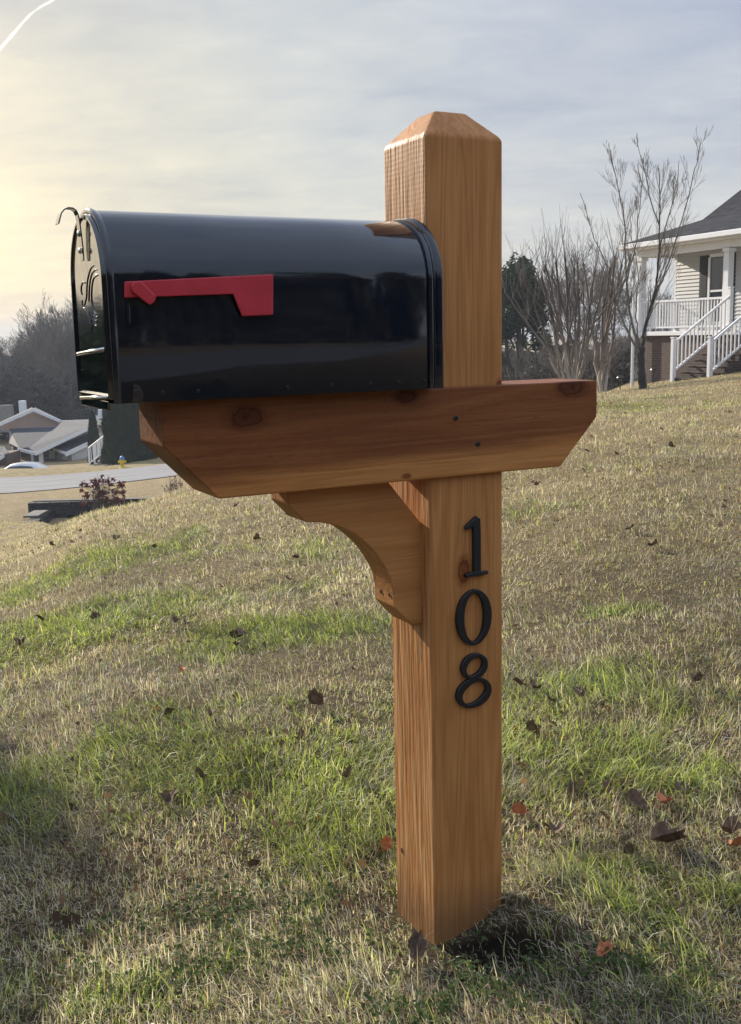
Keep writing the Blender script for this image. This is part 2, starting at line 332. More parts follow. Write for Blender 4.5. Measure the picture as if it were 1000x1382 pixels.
    # grit splashed on the wood
    gr = noise(nt, co, 420, 1, .5); lowz = nt.nodes.new('ShaderNodeMapRange'); nt.links.new(sp.outputs[2], lowz.inputs[0])
    lowz.inputs[1].default_value = .55; lowz.inputs[2].default_value = .05; lowz.inputs[3].default_value = 0; lowz.inputs[4].default_value = 1
    if axis == 'z':
        c = mixc(nt, mth(nt, 'MULTIPLY', ramp(nt, gr, [(.735, (0, 0, 0)), (.76, (1, 1, 1))]), mth(nt, 'MULTIPLY', lowz.outputs[0], .8)), c, (.75, .55, .36))
        dirt = nt.nodes.new('ShaderNodeMapRange'); nt.links.new(mth(nt, 'ADD', sp.outputs[2], mth(nt, 'MULTIPLY', blot, -.12)), dirt.inputs[0])
        dirt.inputs[1].default_value = .03; dirt.inputs[2].default_value = -.05; dirt.inputs[3].default_value = 0; dirt.inputs[4].default_value = 1
        c = mixc(nt, mth(nt, 'MULTIPLY', dirt.outputs[0], .6), c, (.13, .075, .04))
    nt.links.new(c, b.inputs['Base Color'])
    nt.links.new(ramp(nt, blot, [(.3, (.62, .62, .62)), (.7, (.44, .44, .44))]), b.inputs['Roughness'])
    bump(nt, b, h, .55, .0011)
    return m
M = {}
M['post'] = wood('cedar_post', 'z', dark=1.09, knots=[(.062, 0, .632, .019), (0, .085, 1.0, .014), (.132, 0, .93, .010)], seed=1.3, saw=1.0, cracks=1.0, rings=.8)
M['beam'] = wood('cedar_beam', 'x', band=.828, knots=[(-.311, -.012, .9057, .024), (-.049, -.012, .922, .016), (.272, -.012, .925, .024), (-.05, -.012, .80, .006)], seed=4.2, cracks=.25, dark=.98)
M['bracket'] = wood('cedar_bracket', 'x', seed=7.7, dark=1.08, rings=.35, cracks=.3)
mp = mat('black_gloss_paint', (.005, .008, .015), .12, spec=.2, coat=1.0); M['black'] = mp
nt, b = nodes(mp); b.inputs['Coat Roughness'].default_value = .06; t = nt.nodes.new('ShaderNodeTexCoord')
wv = noise(nt, mapping(nt, t.outputs['Object'], (2.0, 1, 5)), 5, 3, .5); dust = noise(nt, t.outputs['Object'], 600, 2, .5)
nt.links.new(mixc(nt, ramp(nt, noise(nt, t.outputs['Object'], 26, 8, .75), [(.52, (0, 0, 0)), (.80, (.35, .35, .35))]), (.005, .008, .015), (.035, .038, .042)), b.inputs['Base Color'])
bump(nt, b, mth(nt, 'ADD', wv, mth(nt, 'MULTIPLY', dust, .012)), .35, .004)
nt.links.new(ramp(nt, noise(nt, t.outputs['Object'], 9, 6, .7), [(.35, (.07, .07, .07)), (.75, (.15, .15, .15))]), b.inputs['Roughness'])
M['door'] = mat('black_gloss_door', (.006, .007, .010), .10, spec=.6, coat=.8); nt, b = nodes(M['door']); t = nt.nodes.new('ShaderNodeTexCoord')
bump(nt, b, noise(nt, mapping(nt, t.outputs['Object'], (1, 3, 1)), 14, 2, .5), .25, .003)
M['red'] = vary('red_flag_plastic', (.46, .022, .035), (.53, .030, .045), 30, .42, spec=.5)
M['redk'] = mat('red_flag_knob', (.50, .030, .042), .34)
M['steel'] = mat('dark_steel_screw', (.05, .05, .055), .35, metal=.8)
M['chrome'] = mat('bright_steel', (.62, .60, .58), .22, metal=1.0)
M['numeral'] = mat('matte_black_numeral', (.010, .010, .012), .48)
M['hole'] = mat('screw_hole', (.03, .010, .006), .9)
M['white'] = vary('white_trim_paint', (.74, .755, .78), (.80, .81, .82), 3, .5)
M['shingle'] = vary('asphalt_shingle', (.016, .017, .021), (.050, .052, .060), 2.2, .95, .4, .02, 8, (1, 1, 7), .12)
M['shingle_grey'] = vary('grey_shingle', (.085, .088, .092), (.12, .123, .128), 3, .95)
M['shingle_blue'] = vary('dark_blue_shingle', (.028, .033, .045), (.048, .055, .07), 3, .95)
M['glass'] = mat('window_glass', (.03, .035, .04), .05, spec=.8)
M['shutter'] = mat('dark_shutter_paint', (.012, .014, .017), .5)
M['curtain'] = vary('sheer_curtain', (.45, .45, .46), (.62, .62, .62), 6, .9, stretch=(20, 20, 1))
def siding(name, c, pitch=.115, axis=2):
    m = mat(name, c, .55); nt, b = nodes(m); t = nt.nodes.new('ShaderNodeTexCoord'); s = nt.nodes.new('ShaderNodeSeparateXYZ')
    nt.links.new(t.outputs['Object'], s.inputs[0]); f = mth(nt, 'FRACT', mth(nt, 'DIVIDE', s.outputs[axis], pitch))
    nt.links.new(mixc(nt, ramp(nt, noise(nt, t.outputs['Object'], 2, 4), [(.3, (0, 0, 0)), (.7, (1, 1, 1))]), tuple(x*.9 for x in c), c), b.inputs['Base Color'])
    bump(nt, b, mth(nt, 'SUBTRACT', 1.0, f), 1.0, .02); return m
M['siding'] = siding('cream_lap_siding', (.46, .465, .46), .145)
M['siding_far'] = siding('white_lap_siding', (.60, .60, .58), .2)
def brickm(name, c1, c2, mort, sc=1.0):
    m = mat(name, c1, .85); nt, b = nodes(m); t = nt.nodes.new('ShaderNodeTexCoord')
    s = nt.nodes.new('ShaderNodeSeparateXYZ'); nt.links.new(t.outputs['Object'], s.inputs[0])
    cmb = nt.nodes.new('ShaderNodeCombineXYZ'); nt.links.new(mth(nt, 'ADD', s.outputs[0], s.outputs[1]), cmb.inputs[0]); nt.links.new(s.outputs[2], cmb.inputs[1])
    k = nt.nodes.new('ShaderNodeTexBrick'); nt.links.new(cmb.outputs[0], k.inputs[0]); k.inputs['Scale'].default_value = sc
    k.inputs['Color1'].default_value = (*c1, 1); k.inputs['Color2'].default_value = (*c2, 1); k.inputs['Mortar'].default_value = (*mort, 1)
    k.inputs['Mortar Size'].default_value = .008; k.inputs['Brick Width'].default_value = .215; k.inputs['Row Height'].default_value = .075
    nt.links.new(k.outputs[0], b.inputs['Base Color']); bump(nt, b, k.outputs['Fac'], -.5, .01); return m
M['brick'] = brickm('brown_brick', (.058, .038, .033), (.090, .056, .046), (.115, .10, .092))
M['brick_far'] = vary('far_brown_brick', (.10, .062, .050), (.14, .085, .068), 3, .9)
M['slabc'] = vary('weathered_slab', (.11, .105, .095), (.17, .16, .145), 4, .9)
M['stone'] = vary('dark_wall_stone', (.014, .015, .016), (.062, .062, .060), 3.0, .95, .8, .05, 6, (1, 1, 2.6))
M['concrete'] = vary('pale_concrete', (.20, .195, .18), (.30, .29, .27), 4, .9)
M['asphalt'] = vary('street_asphalt', (.125, .130, .138), (.21, .215, .225), .8, .9, .2, .01, 9, (.25, 2.2, 1))
M['bark'] = vary('grey_brown_bark', (.085, .072, .062), (.17, .15, .13), 14, .95, .5, .01, 6, (1, 1, .2))
M['bark_dark'] = vary('dark_bark', (.030, .026, .023), (.060, .052, .046), 14, .95, .5, .01, 6, (1, 1, .2))
M['bark_pale'] = vary('pale_smooth_bark', (.16, .135, .115), (.40, .36, .31), 7, .75, .2, .01, 6, (1, 1, .35))
bg_ = mat('peeling_bark', (.2, .17, .15), .8); nt, b = nodes(bg_); t = nt.nodes.new('ShaderNodeTexCoord'); s_ = nt.nodes.new('ShaderNodeSeparateXYZ'); nt.links.new(t.outputs['Object'], s_.inputs[0])
nz_ = noise(nt, mapping(nt, t.outputs['Object'], (6, 6, 1.5)), 1.5, 5, .7); zf_ = mth(nt, 'ADD', mth(nt, 'MULTIPLY', s_.outputs[2], .42), mth(nt, 'MULTIPLY', mth(nt, 'SUBTRACT', nz_, .5), 1.3))
nt.links.new(ramp(nt, zf_, [(.15, (.42, .37, .31)), (.6, (.17, .14, .12)), (1.0, (.085, .068, .058))]), b.inputs['Base Color']); M['bark_grad'] = bg_
M['twig'] = vary('winter_twigs', (.12, .10, .085), (.19, .165, .14), 8, .9)
M['twig_far'] = vary('far_winter_twigs', (.11, .097, .082), (.19, .165, .138), .5, .95, spec=.1)
def leafm(name, c1, c2, scale=1.5, tr=.25, attr=False):
    m = mat(name, c1, .6, spec=.25); nt, b = nodes(m); t = nt.nodes.new('ShaderNodeTexCoord')
    n = noise(nt, t.outputs['Object'], scale, 5, .7); c = ramp(nt, n, [(.35, c1), (.66, c2)])
    nt.links.new(c, b.inputs['Base Color']); tl = nt.nodes.new('ShaderNodeBsdfTranslucent'); nt.links.new(c, tl.inputs[0])
    mx = nt.nodes.new('ShaderNodeMixShader'); mx.inputs[0].default_value = tr
    nt.links.new(b.outputs[0], mx.inputs[1]); nt.links.new(tl.outputs[0], mx.inputs[2])
    nt.links.new(mx.outputs[0], nt.nodes['Material Output'].inputs[0]); return m
M['pine'] = leafm('evergreen_needles', (.018, .032, .018), (.050, .075, .034), 1.2)
M['cypress'] = leafm('cypress_foliage', (.014, .028, .014), (.040, .066, .026), 1.6, .12)
M['brush'] = leafm('brown_undergrowth', (.038, .034, .028), (.085, .072, .056), 1.0)
M['redleaf'] = leafm('dark_red_leaves', (.075, .014, .018), (.18, .038, .042), 6, .3)
M['far_wood'] = leafm('far_woodland', (.042, .040, .035), (.10, .092, .080), .25, .1); nodes(M['far_wood'])[1].inputs['Specular IOR Level'].default_value = 0; nodes(M['far_wood'])[1].inputs['Roughness'].default_value = 1

# grass: blade colour comes from a per-blade colour attribute
mg = mat('grass_blades', (.1, .2, .03), .5, spec=.35); nt, b = nodes(mg)
at = nt.nodes.new('ShaderNodeAttribute'); at.attribute_name = 'tint'; at.attribute_type = 'GEOMETRY'
nt.links.new(at.outputs['Color'], b.inputs['Base Color']); tl = nt.nodes.new('ShaderNodeBsdfTranslucent')
nt.links.new(mixc(nt, 1.0, at.outputs['Color'], (1.25, 1.25, .9), 'MULTIPLY'), tl.inputs[0]); mx = nt.nodes.new('ShaderNodeMixShader'); mx.inputs[0].default_value = .42
nt.links.new(b.outputs[0], mx.inputs[1]); nt.links.new(tl.outputs[0], mx.inputs[2]); nt.links.new(mx.outputs[0], nt.nodes['Material Output'].inputs[0])
M['grass'] = mg
M['cloverm'] = mg.copy(); M['cloverm'].name = 'clover_leaves'; M['cloverm'].node_tree.nodes['Principled BSDF'].inputs['Roughness'].default_value = .8; M['cloverm'].node_tree.nodes['Principled BSDF'].inputs['Specular IOR Level'].default_value = .12
mgr = mat('turf', (.2, .17, .1), .95, spec=.15); nt, b = nodes(mgr)
at = nt.nodes.new('ShaderNodeAttribute'); at.attribute_name = 'tint'; t = nt.nodes.new('ShaderNodeTexCoord')
f1 = noise(nt, t.outputs['Object'], 45, 6, .75); f2 = noise(nt, t.outputs['Object'], 7, 7, .75); f3 = noise(nt, t.outputs['Object'], 1.1, 8, .7)
c = mixc(nt, 1.0, at.outputs['Color'], ramp(nt, f1, [(.3, (.55, .52, .5)), (.7, (1.35, 1.33, 1.25))]), 'MULTIPLY')
c = mixc(nt, 1.0, c, ramp(nt, f2, [(.3, (.72, .72, .70)), (.7, (1.28, 1.26, 1.2))]), 'MULTIPLY')
c = mixc(nt, 1.0, c, ramp(nt, f3, [(.3, (.82, .83, .80)), (.7, (1.18, 1.16, 1.12))]), 'MULTIPLY')
nt.links.new(c, b.inputs['Base Color']); bump(nt, b, mth(nt, 'ADD', f1, mth(nt, 'MULTIPLY', f2, 2)), .9, .03)
M['turf'] = mgr

# ------------------------------------------------------------------ ground sheet
def set_tint(me, rgb):
    a = me.color_attributes.new('tint', 'FLOAT_COLOR', 'POINT')
    a.data.foreach_set('color', np.concatenate([rgb, np.ones((len(rgb), 1))], 1).astype('f').ravel())
def mesh_np(name, V, F, k):
    me = bpy.data.meshes.new(name); n = len(F)
    me.vertices.add(len(V)); me.vertices.foreach_set('co', V.astype('f').ravel())
    me.loops.add(n*k); me.loops.foreach_set('vertex_index', F.astype('i').ravel())
    me.polygons.add(n); me.polygons.foreach_set('loop_start', np.arange(n, dtype='i')*k)
    me.update(calc_edges=True); return me
G_GREEN, G_DRY, G_STRAW, G_SOIL, G_DARK = [np.array(c) for c in ((.150,.180,.055), (.300,.245,.160), (.430,.350,.225), (.040,.028,.020), (.170,.130,.092))]
def turf_col(x, y):
    g, s, k, so = masks(x, y); g = g[:, None]; s = s[:, None]; k = k[:, None]; so = so[:, None]
    c = G_DRY*(1-s)+G_STRAW*s; c = c*(1-k*.3)+G_DARK*k*.3; c = c*(1-g*.85)+G_GREEN*g*.85
    return c*(1-so)+G_SOIL*so
nr, na = 330, 420
rr = np.concatenate([[0.0], np.exp(np.linspace(math.log(.4), math.log(1480), nr-1))])
t_in = np.linspace(-.62, .62, 330); t_out = np.linspace(.62, 2*PI-.62, 92)[1:-1]
tt = np.concatenate([t_in, t_out]); na = len(tt)
RR, TT = np.meshgrid(rr, tt, indexing='ij'); X = (RR*np.sin(TT)).ravel(); Y = (RR*np.cos(TT)).ravel()
Z = ground(X, Y); V = np.stack([X, Y, Z], 1)
i, j = np.meshgrid(np.arange(nr-1), np.arange(na), indexing='ij'); i = i.ravel(); j = j.ravel(); j2 = (j+1) % na
F = np.stack([i*na+j, i*na+j2, (i+1)*na+j2, (i+1)*na+j], 1)
me = mesh_np('ground', V, F[:, ::-1], 4); tcx = turf_col(X, Y)
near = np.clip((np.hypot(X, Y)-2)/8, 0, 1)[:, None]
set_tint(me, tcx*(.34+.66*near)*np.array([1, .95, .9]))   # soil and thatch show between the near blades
me.materials.append(M['turf']); o = obj('ground', me, smooth=True); tag(o, kind='structure')

# ------------------------------------------------------------------ grass blades
def make_grass(name, N, r0, r1, half, seed, label, keep=None, short=1.0, wid=1.0, long_=False):
    rs = np.random.RandomState(seed)
    r = np.exp(rs.uniform(math.log(r0), math.log(r1), N)); th = rs.uniform(-half, half, N)
    # gather part of the blades in tufts
    x = r*np.sin(th); y = r*np.cos(th)
    nt_ = N//22; idx = rs.randint(0, nt_, N); tuft = rs.rand(N) < .45
    x = np.where(tuft, x[idx]+rs.normal(0, .012, N)*np.sqrt(r[idx]), x); y = np.where(tuft, y[idx]+rs.normal(0, .012, N)*np.sqrt(r[idx]), y)
    r = np.hypot(x, y); g, s, k, so = masks(x, y)
    px, py = None, None
    q = PF.inverted(); lx = q[0][0]*x+q[0][1]*y+q[0][3]; ly = q[1][0]*x+q[1][1]*y+q[1][3]
    ok = ~((lx > -.006) & (lx < .146) & (ly > -.006) & (ly < .146)) & (rs.rand(N) > so*.93) & (y > .2)
    ok &= ~((y > 50) & (y < 58.2))
    if long_: ok &= g+.35*fbm(x*6, y*6, 2) > .50
    x, y, r, g, s, k, so = [a[ok] for a in (x, y, r, g, s, k, so)]; n = len(x)
    isg = rs.rand(n) < np.clip(g*.74, .07, .72)
    sc = np.maximum(1, r/2.6)
    hgt = np.where(isg, rs.gamma(5, .0058, n), rs.gamma(5, .0046, n))*short*(1+.35*g)*np.where(r > 4, .62+.38*4/r, 1)
    hgt = hgt*(.55+.9*fbm(x*4+60, y*4+60, 3))
    hgt = hgt*np.minimum(sc, 5)**.38*(1-.35*k)
    wd = np.where(isg, rs.uniform(.0011, .0026, n), rs.uniform(.0008, .0020, n))*sc**.80*wid
    az = rs.uniform(0, 2*PI, n); lean = np.where(isg, rs.uniform(.2, 1.25, n), rs.uniform(.6, 1.5, n))
    pdx = np.maximum(np.maximum(-lx[ok]-.0, lx[ok]-.14), 0); pdy = np.maximum(np.maximum(-ly[ok], ly[ok]-.14), 0); hgt = hgt*(.42+.58*np.clip(np.hypot(pdx, pdy)/.13, 0, 1))
    if long_: hgt = hgt*1.75; wd = wd*1.25; lean = lean*.8
    # a soft common lay to the grass
    lay = fbm(x*1.7+7, y*1.7+3, 2)*8; az = np.where(rs.rand(n) < .5, lay+rs.normal(0, .5, n), az)
    curl = np.where(isg, rs.uniform(.1, 1.0, n), rs.uniform(-.4, 1.5, n))
    dx, dy = np.cos(az), np.sin(az); z0 = ground(x, y)-.004
    def at_(f):
        a = lean*.5+curl*f; rad = hgt*f*np.sin(a); return x+dx*rad, y+dy*rad, z0+hgt*f*np.maximum(np.cos(a), .08)+.002*f
    tw = rs.uniform(-.9, .9, n); sx = -np.sin(az+tw); sy = np.cos(az+tw)
    A = at_(0.0); B = at_(.5); C = at_(1.0); V = np.empty((n, 5, 3))
    for kk, (pt, wv, sg) in enumerate(((A, .8, -1), (A, .8, 1), (B, 1.0, 1), (B, 1.0, -1), (C, 0, 0))):
        V[:, kk, 0] = pt[0]+sg*wv*wd*sx*.5; V[:, kk, 1] = pt[1]+sg*wv*wd*sy*.5; V[:, kk, 2] = pt[2]
    b0 = np.arange(n)*5; F = np.stack([b0, b0+1, b0+2, b0, b0+2, b0+3, b0+3, b0+2, b0+4], 1).reshape(-1, 3)
    ga = np.array([.20, .25, .050]); gb = np.array([.46, .53, .13]); gc = np.array([.12, .155, .080])
    da = np.array([.42, .345, .235]); db = np.array([.86, .77, .58]); dc = np.array([.20, .15, .11]); dg = np.array([.64, .61, .50])
    u = rs.rand(n, 1); w = rs.rand(n, 1)
    cg = ga+(gb-ga)*u; cg = np.where(w < .22, gc, cg)
    cdry = da+(db-da)*u*(.45+.75*s[:, None]); cdry = np.where(w < .30, dc, cdry); cdry = np.where(w > .80, dg, cdry); cdry = cdry*(1-.22*k[:, None])
    c = np.where(isg[:, None], cg, cdry)*rs.uniform(.65, 1.2, (n, 1))
    mot = .62+.76*fbm(x*5.5+3, y*5.5+8, 3); mot2 = .80+.40*fbm(x*1.3+30, y*1.3+11, 3)
    c = c*(mot*mot2)[:, None]*np.where((fbm(x*16+1, y*16+2, 2) < .30)[:, None], .6, 1.0)
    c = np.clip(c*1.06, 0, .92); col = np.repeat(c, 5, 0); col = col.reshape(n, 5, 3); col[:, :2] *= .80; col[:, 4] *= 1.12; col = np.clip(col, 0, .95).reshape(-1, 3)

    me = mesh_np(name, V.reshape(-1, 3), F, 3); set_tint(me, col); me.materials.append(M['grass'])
    o = bpy.data.objects.new(name, me); COL.objects.link(o)
    tag(o, label, 'grass', kind='stuff'); return o
Q = 1.0
make_grass('lawn_grass', int(600000*Q), 1.15, 34, .47, 11, 'patchy winter lawn of green and straw coloured blades on the bank')
make_grass('lawn_grass', int(30000*Q), .9, 12, 1.2, 12, 'sparser turf blades around the edges of the bank', wid=1.4)

make_grass('tall_grass', int(5500*Q), 1.15, 5.0, .5, 13, 'longer arching green blades standing out of the turf', long_=True)
make_grass('verge_grass', 70000, 26, 64, .47, 14, 'tufted dry grass of the verges by the street')
def make_litter(N, seed):
    rs = np.random.RandomState(seed); r = np.exp(rs.uniform(math.log(1.2), math.log(16), N)); th = rs.uniform(-.48, .48, N); x, y = r*np.sin(th), r*np.cos(th)
    ok = fbm(x*2.5+5, y*2.5+5, 3) > .50; x, y, r = x[ok], y[ok], r[ok]; q = PF.inverted(); lx = q[0][0]*x+q[0][1]*y+q[0][3]; ly = q[1][0]*x+q[1][1]*y+q[1][3]
    ok = ~((lx > -.03) & (lx < .17) & (ly > -.03) & (ly < .17)); x, y, r = x[ok], y[ok], r[ok]; n = len(x); z = ground(x, y)+rs.uniform(.003, .022, n)
    ce = np.stack([x, y, z], 1); nrm = np.stack([rs.normal(0, .6, n), rs.normal(0, .6, n), np.ones(n)], 1); nrm /= np.linalg.norm(nrm, axis=1)[:, None]
    a = rs.normal(size=(n, 3)); a -= nrm*(a*nrm).sum(1)[:, None]; a /= np.linalg.norm(a, axis=1)[:, None]; b = np.cross(nrm, a); s = (np.minimum(rs.gamma(2.2, .0021, n), .011)*np.maximum(1, r/3)**.5)[:, None]
    ring = [ce+s*rs.uniform(.6, 1.3, (n, 1))*(math.cos(t)*a*1.3+math.sin(t)*b)+nrm*s*rs.uniform(-.4, .5, (n, 1)) for t in np.arange(5)*2*PI/5]
    V = np.stack(ring, 1).reshape(-1, 3); me = mesh_np('leaf_litter', V, np.arange(n*5).reshape(-1, 5), 5); u = rs.rand(n, 1); c = np.array([.045, .030, .022])*(1-u)+np.array([.22, .14, .085])*u; set_tint(me, np.repeat(c, 5, 0)); me.materials.append(M['cloverm'])
    o = bpy.data.objects.new('leaf_litter', me); COL.objects.link(o); tag(o, 'crumbs of dead brown leaf scattered through the turf', 'leaf litter', kind='stuff')
make_litter(8000, 77)
# clover and small weeds low in the turf
def make_clover(N, spots, seed):
    rs = np.random.RandomState(seed); X_ = []; Y_ = []
    for (px, py, rx, ry, w) in spots:
        c = hit(px, py); n = int(N*w); X_.append(c.x+rs.normal(0, rx*.6, n)); Y_.append(c.y+rs.normal(0, ry*.6, n))
    x = np.concatenate(X_); y = np.concatenate(Y_); ok = fbm(x*14, y*14, 2) > .42; x, y = x[ok], y[ok]; n = len(x); z = ground(x, y)+rs.uniform(.004, .026, n)
    q = PF.inverted(); lx = q[0][0]*x+q[0][1]*y+q[0][3]; ly = q[1][0]*x+q[1][1]*y+q[1][3]; ok = ~((lx > -.012) & (lx < .152) & (ly > -.012) & (ly < .152)); x, y, z = x[ok], y[ok], z[ok]; n = len(x)
    ce = np.stack([x, y, z], 1); nrm = np.stack([rs.normal(0, .35, n), rs.normal(0, .35, n), np.ones(n)], 1); nrm /= np.linalg.norm(nrm, axis=1)[:, None]
    a = rs.normal(size=(n, 3)); a -= nrm*(a*nrm).sum(1)[:, None]; a /= np.linalg.norm(a, axis=1)[:, None]; b = np.cross(nrm, a); s = rs.uniform(.0020, .0045, (n, 1))
    ring = [ce+s*(math.cos(t)*a*1.25+math.sin(t)*b)+nrm*s*.25*abs(math.sin(t)) for t in np.arange(6)*PI/3]; V = np.stack(ring, 1).reshape(-1, 3)
    me = mesh_np('clover', V, np.arange(n*6).reshape(-1, 6), 6); u = rs.rand(n, 1); c = np.array([.045, .080, .028])*(1-u)+np.array([.10, .14, .050])*u; set_tint(me, np.repeat(c, 6, 0)); me.materials.append(M['cloverm'])
    o = bpy.data.objects.new('clover', me); COL.objects.link(o); tag(o, 'low dark green clover and small weeds among the turf', 'clover', kind='stuff')
make_clover(3600, [(640, 1335, .12, .06, .14), (300, 1240, .22, .10, .30), (180, 1330, .16, .05, .15), (590, 1370, .12, .05, .12), (420, 1290, .14, .06, .15), (850, 1330, .10, .06, .2)], 31)

# ------------------------------------------------------------------ the mailbox post
root = empty('mailbox_post', PF @ Vector((0, 0, 0)), YAW)
tag(root, 'square orange brown cedar post with crossbeam, curved brace and black numerals, standing in the turf', 'mailbox post')
Wp, H = .14, 1.316
def hpf(bm): return bm
bm = bmesh.new(); ci, cz = .042, .043
q0 = [(0, 0), (Wp, 0), (Wp, .137), (0, .137)]; top = [(ci, ci), (Wp-ci, ci), (Wp-ci, .137-ci), (ci, .137-ci)]
levels = [[(x, y, z) for x, y in q0] for z in (-.25, .0, .35, .7, 1.05, H)]+[[(x, y, H+cz) for x, y in top]]
rg = [[bm.verts.new(p) for p in L] for L in levels]
for a, b_ in zip(rg, rg[1:]):
    for k in range(4): bm.faces.new((a[k], a[(k+1) % 4], b_[(k+1) % 4], b_[k]))
bm.faces.new(rg[0][::-1]); bm.faces.new(rg[-1])
o = bevel(obj('post', bm, M['post'], root), .005, 3)
def smooth2(pts, n=4):
    pts = [Vector(p) for p in pts]; o_ = []
    for i_ in range(len(pts)-1):
        p0, p1, p2, p3 = pts[max(i_-1, 0)], pts[i_], pts[i_+1], pts[min(i_+2, len(pts)-1)]
        for k in range(n):
            t_ = k/n; v = .5*((2*p1)+(p2-p0)*t_+(2*p0-5*p1+4*p2-p3)*t_**2+(3*p1-p0-3*p2+p3)*t_**3); o_.append((v.x, v.y))
    o_.append(tuple(pts[-1])); return o_
# crossbeam
bm = bmesh.new(); yb, tb = -.0121, .1168
out_ = [(-.3564, .7919), (.2496, .7919), (.3258, .8717), (.3258, .9338), (-.4337, .9338), (-.4337, .8717)]
prism(bm, [(x, yb, z) for x, z in out_], (0, tb, 0))
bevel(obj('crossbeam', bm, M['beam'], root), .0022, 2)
# brace with a cut inner corner
prof = [(-.232, .7915), (-.232, .766), (-.2034, .7359), (-.172, .7322)]
prof = prof[:3]+smooth2([(-.1741, .7322), (-.1352, .7180), (-.1028, .6938), (-.077, .6643), (-.0581, .6311), (-.0511, .600)])
prof += [(-.0511, .579), (-.0172, .5437), (.0012, .5437), (.0012, .7145), (-.055, .7835), (-.055, .7915)]
bm = bmesh.new(); prism(bm, [(x, .033, z) for x, z in prof], (0, .068, 0))
bevel(obj('brace', bm, M['bracket'], root), .0025, 2)
for x, z, y in ((-.0506, .597, .048), (-.0506, .597, .078)):
    bm = bmesh.new(); lathe(bm, [(.0032, 0), (.0032, .0012)], n=10)
    for v in bm.verts: v.co = Vector((-.0512-v.co.z, y+v.co.x, z+v.co.y))
    obj('screw_hole', bm, M['hole'], root)
def screw(par, x, y, z, r=.0042, mt='steel', n=(0, -1, 0)):
    bm = bmesh.new(); lathe(bm, [(r, 0), (r, .0008), (r*.7, .0018), (r*.45, .0018), (r*.3, .0008)], n=12)
    rot = Vector((0, 0, 1)).rotation_difference(Vector(n)).to_matrix().to_4x4(); rot.translation = Vector((x, y, z))
    for v in bm.verts: v.co = rot @ v.co
    return obj('screw', bm, M[mt], par)
for x, z in ((.0411, .8854), (.0829, .8415)): screw(root, x, yb-.0003, z, .0044)

# numerals: strokes of varying width, laid out in the post's front plane
def stroke(bm, pts, wds, y0=-.0005, th=.0075, closed=False):
    n = len(pts); A = []; 
    for i_ in range(n):
        p = Vector(pts[i_]); a = Vector(pts[(i_-1) % n if closed else max(i_-1, 0)]); c_ = Vector(pts[(i_+1) % n if closed else min(i_+1, n-1)])
        t_ = (c_-a).normalized(); nn = Vector((-t_.y, t_.x)); w = wds[i_]/2
        L, Rr = p+nn*w, p-nn*w
        A.append([bm.verts.new((q[0], yy, q[1])) for q, yy in ((L, y0), (L, y0-th), (Rr, y0-th), (Rr, y0))])
    m_ = n if closed else n-1
    for i_ in range(m_):
        a, c_ = A[i_], A[(i_+1) % n]
        for k in range(4): bm.faces.new((a[k], a[(k+1) % 4], c_[(k+1) % 4], c_[k]))
    if not closed: bm.faces.new(A[0][::-1]); bm.faces.new(A[-1])
    bmesh.ops.recalc_face_normals(bm, faces=bm.faces)
def oval(cx, cz_, rx, rz, wt, wn, n=40, ph=0.0):
    """stress is on the left and right sides"""
    pts, wd = [], []
    for k in range(n):
        a = 2*PI*k/n; w = wn+(wt-wn)*abs(math.cos(a+ph))**1.3
        pts.append((cx+(rx-w/2)*math.cos(a), cz_+(rz-w/2)*math.sin(a))); wd.append(w)
    return pts, wd
num = [('numeral_one', 'black numeral 1 screwed to the front of the post'), ('numeral_zero', 'black numeral 0 in the middle of the post front'), ('numeral_eight', 'black numeral 8, lowest on the post front')]
bm = bmesh.new()
stroke(bm, [(.0835, .7185), (.0845, .69), (.0845, .66), (.0845, .626)], [.0135, .0135, .0135, .0135])
stroke(bm, [(.0622, .7035), (.072, .709), (.0865, .7195)], [.0045, .0095, .0085], th=.0072)
stroke(bm, [(.0612, .6252), (.071, .6262), (.084, .6262), (.095, .6257), (.1055, .6262)], [.0050, .0058, .0085, .0058, .0052], th=.0078)
o = bevel(obj('numeral_one', bm, M['numeral'], root), .0008, 1); o['label'] = num[0][1]
bm = bmesh.new(); pts, wd = oval(.0782, .5528, .0345, .0475, .0150, .0058); stroke(bm, pts, wd, closed=True)
o = bevel(obj('numeral_zero', bm, M['numeral'], root), .0008, 1); o['label'] = num[1][1]
bm = bmesh.new(); pts, wd = oval(.0785, .4682, .0265, .0225, .0115, .0058, ph=.5); stroke(bm, pts, wd, closed=True)
pts, wd = oval(.0775, .4225, .0350, .0262, .0135, .0060, ph=.5); stroke(bm, pts, wd, closed=True, th=.0072)
o = bevel(obj('numeral_eight', bm, M['numeral'], root), .0008, 1); o['label'] = num[2][1]
# knot hole low on the left face
bm = bmesh.new(); lathe(bm, [(.0042, 0), (.0042, .0010)], n=10)
for v in bm.verts: v.co = Vector((-.0008-v.co.z*.2, .112+v.co.x*.8, .105+v.co.y*1.3))
obj('knot_hole', bm, M['hole'], root)

